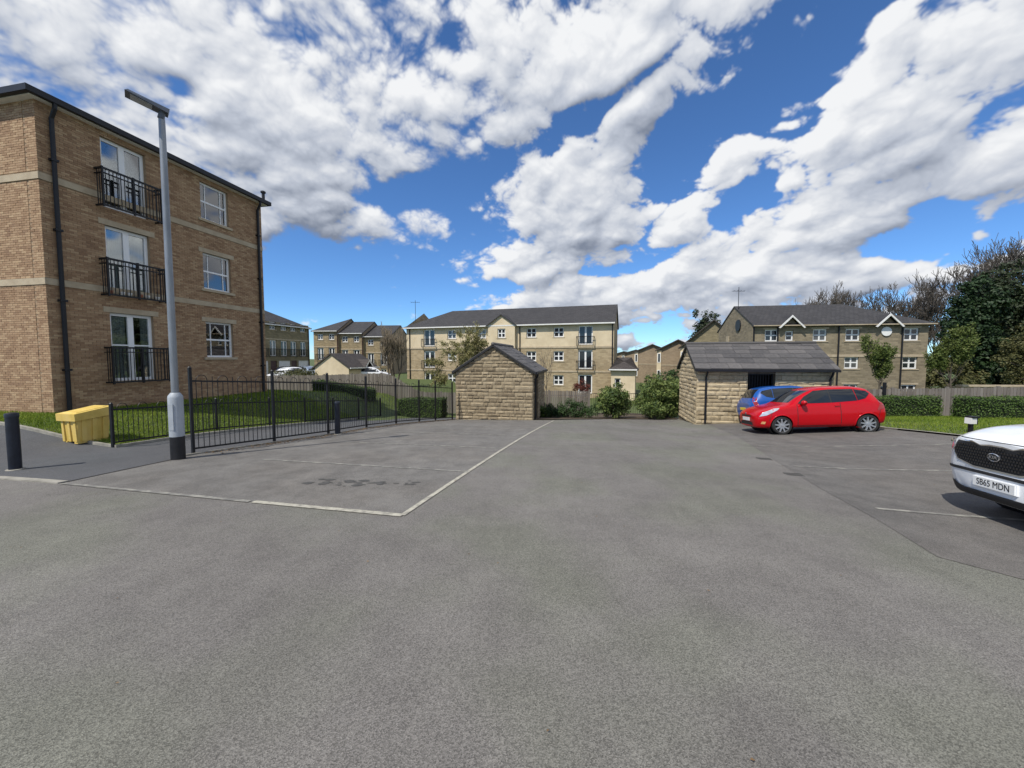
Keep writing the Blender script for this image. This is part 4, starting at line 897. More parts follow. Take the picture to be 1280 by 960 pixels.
# ------------------------------------------------------------------ houses behind
def terrace_house(name, label, A, B, z, H_, rise, wall_mat, D=8., left='gable', right='gable', cols=(.27, .73), roof='roof', garage=False, group=None, frames='upvc_far'):
    W = math.dist(A, B); t = thing(name, label, 'house', (*A, z), rot_between(A, B), group); F = Face(t, (0, 0, 0), 0)
    f = [.1, 2.65, 5.2]; wo = [(W*c-.5, W*c+.5, f[2]+.95, f[2]+1.95) for c in cols]; do = [(W*c-.55, W*c+.55, f[1]+.1, f[1]+2.15) for c in cols]
    go = []
    if garage: go = [(W*c-1.0, W*c+1.0, f[0], f[0]+2.05) for c in cols[::2]]+[(W*c-.5, W*c+.5, f[0], f[0]+2.05) for c in cols[1::2]]
    else: go = [(W*cols[0]-.5, W*cols[0]+.5, f[0], f[0]+2.1), (W*cols[-1]-.5, W*cols[-1]+.5, f[0]+.95, f[0]+2.0)]
    F.build('front_wall', wall_mb(W, H_, wo+do+go, v0=-2.), wall_mat)
    F.build('stone_band', MB().box(0, W, -.05, .05, 4.85, 5.02), 'band')
    for o in wo: window(F, (o[0]+o[1])/2, o[2], 1.0, 1.0, 'cross', frame_mat=frames, inset=.13)
    for o in do: window(F, (o[0]+o[1])/2, o[2], 1.1, 2.05, 'french', sill=False, inset=.13, frame_mat=frames); F.put('balcony', rail_box(1.5, .3, 1.), (o[0]+o[1])/2, o[2]-.05)
    for k, o in enumerate(go):
        w = o[1]-o[0]
        if not garage and k == 1: window(F, (o[0]+o[1])/2, o[2], 1.0, 1.05, 'cross', inset=.13); continue
        F.build('garage_door' if w > 1.5 else 'door', MB().box(-w/2, w/2, .08, .12, 0, 2.05), 'white_board' if w > 1.5 else 'door_dark', (o[0]+o[1])/2, o[2])
    for x, nm in ((0, 'end_wall'), (W, 'end_wall')):
        gab = (left if x == 0 else right) == 'gable'
        MB().add([(x, 0, -2), (x, D, -2), (x, D, H_)]+([(x, D/2, H_+rise)] if gab else [])+[(x, 0, H_)], [tuple(range(5 if gab else 4))]).build(nm, 'brick_house', t)
    MB().add([(0, D, -2), (W, D, -2), (W, D, H_), (0, D, H_)], [(0, 1, 2, 3)]).build('rear_wall', wall_mat, t)
    roof_mb(0, W, 0, D, H_, rise, .3, left, right, ov_end=.08).build('roof', roof, t)
    MB().box(0, W, -.42, -.3, H_-.26, H_-.14).build('gutter', 'white_board', t)
    F.build('downpipe', pipe_mb([(W-.1, -.08, -1.5), (W-.1, -.08, H_-.2)], .06), 'door_dark')
    return t
# terrace on the far left, and the stepped terrace beside it
P0, P1 = (-31.27, 47.0), (-29.46, 56.0)
terrace_house('terraced_house', 'shaded olive stone terrace with hipped roof and garages, just right of the brick block', P0, P1, -.95, 6.95, 2.2, 'stone_olive', left='gable', right='hip', cols=(.1, .3, .5, .68, .88), garage=True)
for A, B, z, rise, lf, rt_, lab in [
    ((-33.88, 66.0), (-29.54, 65.6), -1.5, 2.35, 'hip', 'gable', 'leftmost and tallest house of the stepped terrace, with a hipped roof'),
    ((-29.7, 66.01), (-25.32, 65.61), -1.9, 2.2, 'gable', 'gable', 'middle house of the stepped terrace with white French windows'),
    ((-25.45, 66.02), (-20.61, 65.62), -2.45, 2.1, 'gable', 'gable', 'rightmost and lowest house of the stepped terrace, beside the bare tree')]:
    terrace_house('terraced_house', lab, A, B, z, 7.8, rise, 'stone_terrace', D=9, left=lf, right=rt_, group='stepped terrace')
# the row of gable ends receding between the cream block and the bin store
def gable_house(label, A, B, ze, za, wall='brick_house', roof='roof_brown', group='row of gable ends'):
    W = math.dist(A, B); z0 = -3.2
    t = thing('gabled_house', label, 'house', (*A, z0), rot_between(A, B), group); F = Face(t, (0, 0, 0), 0); he, ha = ze-z0, za-z0; D = 6.
    MB().add([(0, 0, -1), (W, 0, -1), (W, 0, he), (W*.5, 0, ha), (0, 0, he)], [(0, 1, 2, 3, 4)]).build('gable_wall', wall, t)
    MB().add([(0, 0, -1), (0, D, -1), (0, D, he), (0, 0, he), (W, 0, -1), (W, D, -1), (W, D, he), (W, 0, he)], [(0, 1, 2, 3), (4, 7, 6, 5)]).build('side_wall', wall, t)
    MB().add([(0, D, -1), (W, D, -1), (W, D, he), (W*.5, D, ha), (0, D, he)], [(4, 3, 2, 1, 0)]).build('rear_wall', wall, t)
    F.build('stone_band', MB().box(0, W, -.05, .03, he*.58, he*.58+.16), 'band')
    for u in (-.02, W-.62): F.build('white_pilaster', MB().box(0, .64, -.12, .0, 1.2, he-.1), 'render', u)
    for u in (.15, W-.45):
        for vv in (.22, .66): window(F, u+.16, he*vv, .5, 1.5, 'plain', sill=False, inset=-.16)
    th = .18
    MB().add([(-.3, -.4, he-.12), (W*.5, -.4, ha+.1), (W+.3, -.4, he-.12), (-.3, D, he-.12), (W*.5, D, ha+.1), (W+.3, D, he-.12), (-.3, -.4, he-.12-th), (W*.5, -.4, ha+.1-th), (W+.3, -.4, he-.12-th)], [(0, 1, 4, 3), (1, 2, 5, 4), (0, 6, 7, 1), (1, 7, 8, 2)]).build('roof', roof, t)
    F.build('downpipe', pipe_mb([(W-.75, -.1, 0), (W-.75, -.1, he-.1)], .09), 'pipe')
    return t
gable_house('nearest and tallest brown gable end left of the bin store, pale strips at its edges', (23.33, 62.0), (28.97, 59.54), 2.9, 4.39)
gable_house('second brown gable end back from the bin store', (23.54, 74.0), (29.44, 71.51), 2.86, 4.09)
gable_house('third brown gable end back, above the rounded bush', (25.06, 88.0), (30.8, 85.63), 2.56, 3.38)
gable_house('farthest small gable end, just right of the cream block', (26.3, 102.0), (32.11, 99.63), 2.4, 3.25)
# the one rising behind the bin store
gable_house('dark-roofed house standing closest behind the bin store, left of the stone block gable', (23.14, 53.0), (30.36, 49.67), 3.04, 6.56, wall='stone_olive')
# small outbuildings
def outhouse(name, label, A, B, z, H_, rise, D, wall, left, right, cat='outbuilding', porch=False):
    W = math.dist(A, B); t = thing(name, label, cat, (*A, z), rot_between(A, B)); F = Face(t, (0, 0, 0), 0)
    op = [(W*.42, W*.92, -.5, H_-.25)] if porch else [(W*.15, W*.4, .9, 1.8)]
    F.build('front_wall', wall_mb(W, H_, op, v0=-1), wall)
    for o in op:
        if porch: F.build('garage_door', MB().box(o[0], o[1], .12, .16, -1, o[3]), 'trim')
        else: window(F, (o[0]+o[1])/2, .9, o[1]-o[0], .9, 'plain', inset=.13)
    for x in (0, W): MB().add([(x, 0, -1), (x, D, -1), (x, D, H_)]+([(x, D/2, H_+rise)] if (left if x == 0 else right) == 'gable' else [])+[(x, 0, H_)], [tuple(range(5 if (left if x == 0 else right) == 'gable' else 4))]).build('end_wall', wall, t)
    MB().add([(0, D, -1), (W, D, -1), (W, D, H_), (0, D, H_)], [(0, 1, 2, 3)]).build('rear_wall', wall, t)
    roof_mb(0, W, 0, D, H_, rise, .3, left, right, ov_end=.15).build('roof', 'roof_brown', t)
    MB().box(-.2, W+.2, -.4, -.3, H_-.25, H_-.12).build('gutter', 'white_board', t)
    if porch:
        u = W*.62
        MB().add([(u-.9, -.45, H_-.2), (u, -.45, H_+.75), (u+.9, -.45, H_-.2), (u-.7, -.45, H_-.25), (u, -.45, H_+.5), (u+.7, -.45, H_-.25)], [(0, 1, 4, 3), (1, 2, 5, 4)]).build('bargeboard', 'white_board', t)
        MB().add([(u-.9, -.42, H_-.2), (u, -.42, H_+.72), (u+.9, -.42, H_-.2), (u, 1.4, H_+.72)], [(0, 1, 3), (1, 2, 3)]).build('porch_roof', 'roof_brown', t)
    return t
outhouse('garage', 'low garage with pale gable end and white gablet, seen over the left lawn fence', (-17.39, 41.0), (-16.26, 46.0), -1.45, 2.1, 1.4, 4.2, 'render', 'gable', 'gable', 'garage', True)
outhouse('garage', 'small hipped-roof outbuilding beside the right end of the cream block', (10.57, 41.0), (12.87, 40.2), -2.4, 2.9, 1.1, 4., 'render', 'hip', 'hip', 'garage')

# ------------------------------------------------------------------ railings
def railing(label, pts, post_h, rail_h, hoop, seed=0, spacing=.105, hoops=True, group='black steel railings'):
    """bow-top railings on the ground line through pts: posts, rails, single bars and hoops, each a part"""
    t = thing('railing', label, 'railing', (pts[0][0], pts[0][1], gz(*pts[0])), 0, group); o0 = Vector((pts[0][0], pts[0][1], gz(*pts[0])))
    post = MB(); post.box(-.025, .025, -.025, .025, -.1, post_h); post.lathe([(.036, post_h), (.036, post_h+.012), (.012, post_h+.04)], 8); post = post.mesh('post', 'iron')
    barm = {}
    for i, p in enumerate(pts):
        a = pts[max(i-1, 0)]; b = pts[min(i+1, len(pts)-1)]
        put('post', post, t, Vector((p[0], p[1], gz(*p)))-o0, (0, 0, math.atan2(b[1]-a[1], b[0]-a[0])))
    for a, b in zip(pts, pts[1:]):
        va, vb = Vector((a[0], a[1], gz(*a))), Vector((b[0], b[1], gz(*b))); d = vb-va; ln = math.hypot(d.x, d.y); ang = math.atan2(d.y, d.x); sl = d.z/ln
        for h in (.1, rail_h):
            r = MB().add([(.025, -.009, h), (ln-.025, -.009, h+sl*ln), (ln-.025, .009, h+sl*ln), (.025, .009, h), (.025, -.009, h+.035), (ln-.025, -.009, h+.035+sl*ln), (ln-.025, .009, h+.035+sl*ln), (.025, .009, h+.035)], [(0, 3, 2, 1), (4, 5, 6, 7), (0, 1, 5, 4), (1, 2, 6, 5), (2, 3, 7, 6), (3, 0, 4, 7)])
            put('rail', r.mesh('rail', 'iron'), t, va-o0, (0, 0, ang))
        n = max(2, round(ln/spacing)); sp_ = ln/n
        for k in range(1, n):
            x = k*sp_; q = (k-1) % 4; top = rail_h
            if hoops and q == 2 or q == 0 and not (k+2 < n): pass
            if hoops and q in (0,) and k+2 < n:
                kk_ = ('h', round(sp_, 4))
                if kk_ not in barm:
                    R_ = sp_; z1 = rail_h+.03
                    arc = [(0, 0, .1), (0, 0, z1)]+[(R_-R_*math.cos(math.pi*j/10), 0, z1+R_*1.05*math.sin(math.pi*j/10)) for j in range(1, 10)]+[(2*R_, 0, z1), (2*R_, 0, .1)]
                    barm[kk_] = MB().tube(arc, .0075, 5).mesh('hoop', 'iron')
                put('hoop', barm[kk_], t, va-o0+Vector((d.x*k/n, d.y*k/n, d.z*k/n)), (0, 0, ang)); continue
            if hoops and q == 2 and k-2 >= 1: continue
            hb = rail_h+hoop if (q == 3 and hoops) else rail_h
            if hb not in barm: barm[hb] = MB().tube([(0, 0, .1), (0, 0, hb)], .0075, 5).mesh('bar', 'iron')
            put('bar', barm[hb], t, va-o0+Vector((d.x*k/n, d.y*k/n, d.z*k/n)), (0, 0, ang))
    return t
railing('tall black bow-top railings running from the lamp post to the gabled stone shed', FA, 1.78, 1.5, .12)
FB = [(-8.93, 8.52), (-8.85, 9.9), (-8.74, 11.3), (-8.25, 13.0), (-7.8, 14.4), (-7.35, 15.7), (-6.95, 17.3), (-6.6, 19.2)]
railing('lower black railings along the lawn edge, starting behind the yellow grit bin', FB, .98, .84, .08, spacing=.115)

# ------------------------------------------------------------------ lamp post, bollards, grit bin, low post light
lx, ly = -6.44, 7.33
lp = thing('street_lamp', 'tall grey lamp post with flat LED head and black painted foot', 'street lamp', (lx, ly, gz(lx, ly)+.03))
MB().lathe([(.115, -.1), (.115, .42)], 24).build('painted_foot', 'black', lp, smooth=True, angle=40)
MB().lathe([(.118, .42), (.118, 1.16), (.112, 1.2), (.07, 1.26)], 24).build('base_column', 'post_grey', lp, smooth=True, angle=40)
MB().box(-.045, .045, -.122, -.112, .55, 1.05).build('access_door', 'post_grey', lp)
MB().lathe([(.06, 1.2), (.056, 3.5), (.05, 6.2), (.046, 6.38), (.035, 6.42)], 20).build('pole', 'galv', lp, smooth=True, angle=40)
hd = MB(); hd.add([(-.5, -.14, .0), (.08, -.1, .0), (.08, .1, .0), (-.5, .14, .0), (-.47, -.1, .055), (.08, -.08, .09), (.08, .08, .09), (-.47, .1, .055)], [(0, 3, 2, 1), (4, 5, 6, 7), (0, 1, 5, 4), (1, 2, 6, 5), (2, 3, 7, 6), (3, 0, 4, 7)])
ho = hd.build('lamp_head', 'lamp_head', lp, (.02, 0, 6.42)); ho.rotation_euler = (0, R(14), R(44))
put('lens', MB().box(-.43, -.14, -.09, .09, -.012, 0).mesh('lens', 'lens'), ho)
put('bracket', MB().tube([(0, 0, -.12), (0, 0, .02)], .05, 10).mesh('bracket', 'lamp_head'), ho)
for x, y, lab in ((-8.34, 6.37, 'dark bollard standing alone on the footway at the left edge'), (-5.12, 11.2, 'dark bollard in front of the railings beside the parking bays')):
    b = thing('bollard', lab, 'bollard', (x, y, gz(x, y)), 0, 'dark round bollards')
    MB().lathe([(.076, -.1), (.076, .9)], 20).build('shaft', 'navy', b, smooth=True, angle=40)
    MB().lathe([(.082, .9), (.082, .955), (.074, .97), (.03, .98)], 20).build('cap', 'navy', b, smooth=True, angle=40)
    MB().lathe([(.11, 0.0), (.11, .026), (.08, .03)], 16).build('base_collar', 'kerb', b)
gb_ = thing('grit_bin', 'yellow plastic grit bin with sloping lid beside the lawn', 'grit bin', (-9.75, 8.75, gz(-9.75, 8.75)+.06), R(-12)); gb_.scale = (.78, .66, .93)
GBW, GBD = .62, .92     # narrow end faces the road
bd = MB()
bd.add([(-.27, -.42, .0), (.27, -.42, .0), (.27, .40, .0), (-.27, .40, .0), (-.31, -.46, .52), (.31, -.46, .52), (.31, .44, .57), (-.31, .44, .57)], [(0, 3, 2, 1), (4, 5, 6, 7), (0, 1, 5, 4), (1, 2, 6, 5), (2, 3, 7, 6), (3, 0, 4, 7)])
bd.build('body', 'grit', gb_)
for x in (-.23, 0, .23): put('rib', MB().add([(-.04, -.46, .0), (.04, -.46, 0), (.04, -.40, 0), (-.04, -.40, 0), (-.04, -.49, .52), (.04, -.49, .52), (.04, -.44, .52), (-.04, -.44, .52)], [(0, 3, 2, 1), (4, 5, 6, 7), (0, 1, 5, 4), (1, 2, 6, 5), (2, 3, 7, 6), (3, 0, 4, 7)]).mesh('rib', 'grit'), gb_, (x, 0, 0))
for y in (-.28, 0, .28): put('rib', MB().add([(.25, y-.06, 0), (.31, y-.06, 0), (.31, y+.06, 0), (.25, y+.06, 0), (.29, y-.06, .53), (.335, y-.06, .53), (.335, y+.06, .53), (.29, y+.06, .53)], [(0, 3, 2, 1), (4, 5, 6, 7), (0, 1, 5, 4), (1, 2, 6, 5), (2, 3, 7, 6), (3, 0, 4, 7)]).mesh('rib', 'grit'), gb_)
MB().add([(-.36, -.54, .5), (.36, -.54, .5), (.36, .5, .57), (-.36, .5, .57), (-.36, -.55, .67), (.36, -.55, .67), (.35, .5, .79), (-.35, .5, .79)], [(0, 3, 2, 1), (4, 5, 6, 7), (0, 1, 5, 4), (1, 2, 6, 5), (2, 3, 7, 6), (3, 0, 4, 7)]).build('lid', 'grit', gb_)
put('lid_panel', MB().add([(-.28, -.45, .675), (.28, -.45, .675), (.27, .42, .775), (-.27, .42, .775), (-.26, -.42, .70), (.26, -.42, .70), (.25, .39, .797), (-.25, .39, .797)], [(4, 5, 6, 7), (0, 1, 5, 4), (1, 2, 6, 5), (2, 3, 7, 6), (3, 0, 4, 7)]).mesh('lid_panel', 'grit'), gb_)
for s in (-1, 1): put('foot', MB().box(-.06, .06, -.44, .4, -.05, 0).mesh('foot', 'grit'), gb_, (s*.2, 0, 0))
px_, py_ = 11.9, 9.9
ll = thing('garden_light', 'short dark post light with white box on the grass by the white SUV', 'garden light', (px_, py_, gz(px_, py_)+.03))
MB().box(-.035, .035, -.035, .035, -.1, .34).build('post', 'iron', ll)
MB().box(-.09, .07, -.07, .07, .27, .42).build('lamp_box', 'white_board', ll)
MB().box(-.06, .12, -.09, .09, .421, .46).build('cap', 'iron', ll); MB().box(.071, .11, -.06, .06, .26, .42).build('back_plate', 'iron', ll)

# ------------------------------------------------------------------ close-board fence behind the sheds
def board_fence(label, pts, h, seed, bw=.11):
    rg = random.Random(seed); o0 = Vector((pts[0][0], pts[0][1], gz(*pts[0]))); t = thing('wooden_fence', label, 'fence', o0, 0, 'weathered board fences')
    pl = MB(); ra = MB()
    for a, b in zip(pts, pts[1:]):
        ln = math.dist(a, b); ang = math.atan2(b[1]-a[1], b[0]-a[0]); n = int(ln/(bw+.018)); c, s = math.cos(ang), math.sin(ang)
        for k in range(n):
            x = (k+.5)*ln/n; X, Y = a[0]+c*x, a[1]+s*x; z = gz(X, Y); hh = h+rg.uniform(-.025, .02); d = rg.uniform(-.004, .004)
            m = Matrix.Translation(Vector((X, Y, z))-o0) @ Matrix.Rotation(ang, 4, 'Z'); q = MB().box(-bw/2, bw/2, -.02+d, d, .05, hh).xf(m); pl.add(q.v, q.f)
        np_ = max(1, round(ln/2.4))
        for k in range(np_+1):
            X, Y = a[0]+c*ln*k/np_, a[1]+s*ln*k/np_
            if k == np_ and b is not pts[-1]: continue
            put('post', SCP, t, Vector((X, Y, gz(X, Y)))-o0, (0, 0, ang), (1, 1, h/1.5))
        for zz in (.35, h-.3):
            za, zb = gz(*a), gz(*b)
            for k in range(np_):
                A = Vector((a[0]+c*ln*k/np_, a[1]+s*ln*k/np_, 0)); B = Vector((a[0]+c*ln*(k+1)/np_, a[1]+s*ln*(k+1)/np_, 0)); A.z = gz(A.x, A.y)+zz; B.z = gz(B.x, B.y)+zz
                ra.tube([A-o0+Vector((-s*.05, c*.05, 0)), B-o0+Vector((-s*.05, c*.05, 0))], .04, 4)
    p = pl.build('boards', 'fence_wood', t); p['kind'] = 'stuff'
    ra.build('rails', 'fence_wood', t)
    return t
SCP = MB().box(-.05, .05, -.035, .075, -.2, 1.56).mesh('post', 'fence_wood')
board_fence('weathered wooden board fence behind the left lawn and clipped hedges', [(-24, 30.5), (-14, 28.6), (-9, 26.5), (-2.6, 25.2)], 1.45, 1)
board_fence('weathered wooden board fence behind the shrubs between the two sheds', [(-2.6, 25.2), (4.8, 23.8)], 1.55, 2)
board_fence('dark wooden board fence behind the right-hand clipped hedges', [(12.2, 20.0), (16.5, 19.3), (21, 18.5), (27, 17.4)], 1.45, 3)
# low railings seen between the shrubs
railing('short dark railing between the two rhododendron bushes', [(4.8, 23.8), (6.4, 23.5), (8.0, 23.2), (9.6, 22.9)], 1.5, 1.35, .08, spacing=.13, hoops=False)
for p in ((18.2, 18.75),): tag(MB().box(-.05, .05, -.05, .05, -.1, 1.75).build('fence_post', 'iron', None, (*p, gz(*p))), 'dark steel post standing in the gap between the right-hand hedges', 'post')
# far stone boundary wall
wl = thing('boundary_wall', 'long pale stone boundary wall below the wood at the far right', 'wall', (30, 33, gz(30, 33)), R(-4))
MB().box(8, 32, 0, .4, -1, 1.75).build('wall', 'stone_terrace', wl); MB().box(8, 32, -.06, .46, 1.752, 1.9).build('coping', 'band', wl); MB().box(2.5, 7.9, 0, .4, -1, 1.3).build('wall', 'stone_terrace', wl)

# ------------------------------------------------------------------ cars
def herm(tab, x):
    n = len(tab)
    if x <= tab[0][0]: return tab[0][1:]
    if x >= tab[-1][0]: return tab[-1][1:]
    i = max(k for k in range(n-1) if tab[k][0] <= x); a, b = tab[i], tab[i+1]; h = b[0]-a[0]; t = (x-a[0])/h; out = []
    for k in range(1, len(a)):
        def sl(j):
            if j == 0: return (tab[1][k]-tab[0][k])/(tab[1][0]-tab[0][0])
            if j == n-1: return (tab[-1][k]-tab[-2][k])/(tab[-1][0]-tab[-2][0])
            s0 = (tab[j][k]-tab[j-1][k])/(tab[j][0]-tab[j-1][0]); s1 = (tab[j+1][k]-tab[j][k])/(tab[j+1][0]-tab[j][0])
            return 0 if s0*s1 <= 0 else 2*s0*s1/(s0+s1)
        m0, m1 = sl(i)*h, sl(i+1)*h
        out.append((2*t**3-3*t*t+1)*a[k]+(t**3-2*t*t+t)*m0+(-2*t**3+3*t*t)*b[k]+(t**3-t*t)*m1)
    return out
class Car:
    def __init__(s, tab, axles, r, step=.04):
        s.tab = tab; s.ax = axles; s.r = r; s.L = tab[-1][0]; s.cache = {}; s.step = step
    def ring(s, x):
        k = round(x, 4)
        if k in s.cache: return s.cache[k]
        wb, wm, ws, wt, zb, zm, zs, zt = herm(s.tab, x)
        e = min(.09, (zt-zs)*.5)
        P = [(0, zb), (wb*.86, zb), (wb, zb+.06), (wm, zm), (wm*.6+ws*.4, zm*.45+zs*.55), (ws, zs), (wt+(ws-wt)*.1, zt-e), (wt*.82, zt-e*.32), (wt*.45, zt-e*.06), (0, zt)]
        for _ in range(2):
            Q = [P[0]]
            for a, b in zip(P, P[1:]): Q += [(a[0]*.75+b[0]*.25, a[1]*.75+b[1]*.25), (a[0]*.25+b[0]*.75, a[1]*.25+b[1]*.75)]
            P = Q+[P[-1]]
        s.cache[k] = P; return P
    def y_at(s, x, z):
        best = -1; P = s.ring(x)
        for a, b in zip(P, P[1:]):
            lo, hi = (a, b) if a[1] <= b[1] else (b, a)
            if lo[1] <= z <= hi[1] and hi[1] > lo[1]:
                y = lo[0]+(hi[0]-lo[0])*(z-lo[1])/(hi[1]-lo[1]); best = max(best, y)
        return best
    def x_at(s, y, z, rear=False):
        y = abs(y); n = int(s.L/.02)
        for i in range(n+1):
            x = i*.02; x = s.L-x if rear else x
            if s.y_at(x, z) >= y:
                lo, hi = (x+.02, x) if rear else (x-.02, x)
                for _ in range(5):
                    m = (lo+hi)/2
                    if 0 <= m <= s.L and s.y_at(m, z) >= y: hi = m
                    else: lo = m
                return hi
        return s.L if rear else 0
    def body(s):
        mb = MB(); xs = sorted(set([round(i*s.step, 4) for i in range(int(s.L/s.step)+1)]+[round(.012, 4), s.L])); n = None
        for x in xs:
            P = s.ring(x); n = len(P)
            mb.v += [(x, y, z) for y, z in P]+[(x, -y, z) for y, z in P]
        def arch(f):
            c = [sum(mb.v[i][k] for i in f)/len(f) for k in range(3)]
            return abs(c[1]) > .45 and any((c[0]-a)**2+(c[2]-s.r)**2 < (s.r+.055)**2 for a in s.ax)
        for i in range(len(xs)-1):
            for o in (0, n):
                for k in range(n-1):
                    a = i*2*n+o+k; b = a+2*n; f = (a, b, b+1, a+1) if o == 0 else (a, a+1, b+1, b)
                    if not arch(f): mb.f.append(f)
        for i in (0, len(xs)-1):
            a = i*2*n; mb.f.append(tuple(range(a, a+n))+tuple(range(a+2*n-2, a+n, -1)))
        return mb
    def patch(s, poly, side, off=.006, step=.05):
        """a panel lying on the body: poly in (x,z) for side=+1/-1, in (y,z) for 'front' / 'rear'"""
        mb = MB(); seen = {}
        for c in cells(poly, step):
            idx = []
            for p in c:
                k = (round(p[0], 4), round(p[1], 4))
                if k not in seen:
                    seen[k] = len(mb.v)
                    if side in (1, -1): mb.v.append((p[0], side*(s.y_at(p[0], p[1])+off), p[1]))
                    else: x = s.x_at(p[0], p[1], side == 'rear'); mb.v.append((x+(off if side == 'rear' else -off), p[0], p[1]))
                if seen[k] not in idx: idx.append(seen[k])
            if len(idx) > 2: mb.f.append(tuple(idx))
        return mb
def wheel_parts(parent, x, y, r, side, w=.2, spokes=9):
    wo = MB().lathe([(r*.76, -w/2), (r*.93, -w/2), (r, -w/2+.025), (r, w/2-.025), (r*.93, w/2), (r*.76, w/2)], 28, 'y', cap=False).build('wheel', 'tyre', parent, (x, y, r), smooth=True, angle=35)
    f = side*(w/2-.012); rm = MB()
    rm.lathe([(r*.70, f-side*.05), (r*.80, f-side*.01), (r*.80, f), (r*.735, f+side*.004), (r*.69, f-side*.04)], 28, 'y', cap=False)
    for k in range(spokes):
        a = 2*math.pi*k/spokes; q = MB(); q.add([(-.035, f-side*.035, .04), (.035, f-side*.035, .04), (.022, f-side*.02, r*.72), (-.022, f-side*.02, r*.72), (-.026, f-side*.004, .04), (.026, f-side*.004, .04), (.017, f, r*.72), (-.017, f, r*.72)], [(0, 1, 2, 3), (4, 7, 6, 5), (0, 4, 5, 1), (1, 5, 6, 2), (2, 6, 7, 3), (3, 7, 4, 0)])
        q.xf(Matrix.Rotation(a, 4, 'Y')); rm.add(q.v, q.f)
    rm.lathe([(.0, f-side*.03), (.05, f-side*.03), (.05, f+side*.006), (.0, f+side*.008)], 12, 'y')
    put('rim', rm.mesh('rim', 'alloy'), wo)
    put('dark_backing', MB().lathe([(.01, f-side*.06), (r*.72, f-side*.06), (r*.72, f-side*.055), (.01, f-side*.055)], 20, 'y').mesh('dark_backing', 'trim'), wo)  # plain dark disc: the shade behind the spokes put into its colour
    return wo
def sit(t, x, y, rz, sink=.0):
    e = .8; n = Vector((-(gz(x+e, y)-gz(x-e, y))/(2*e), -(gz(x, y+e)-gz(x, y-e))/(2*e), 1)).normalized()
    q = Vector((0, 0, 1)).rotation_difference(n) @ Matrix.Rotation(rz, 3, 'Z').to_quaternion()
    t.rotation_euler = q.to_euler(); t.location = (x, y, gz(x, y)+.006-sink)
def arches(car, t, wy, lip='trim'):
    for a in car.ax:
        for s in (1, -1):
            r = car.r+.06
            MB().lathe([(.02, s*(wy-.32)), (r, s*(wy-.32)), (r, s*(wy-.03))], 24, 'y', (a, 0, car.r), cap=False).build('wheel_arch', 'trim', t)
            pts = []
            for k in range(25):
                q = math.pi*(k/24*1.16-.08); x, z = a+(car.r+.05)*math.cos(q), car.r+(car.r+.05)*math.sin(q)
                y = car.y_at(x, z)
                if y > 0: pts.append((x, s*(y-.004), z))
            MB().tube(pts, .02, 6).build('arch_lip', lip, t, smooth=True)
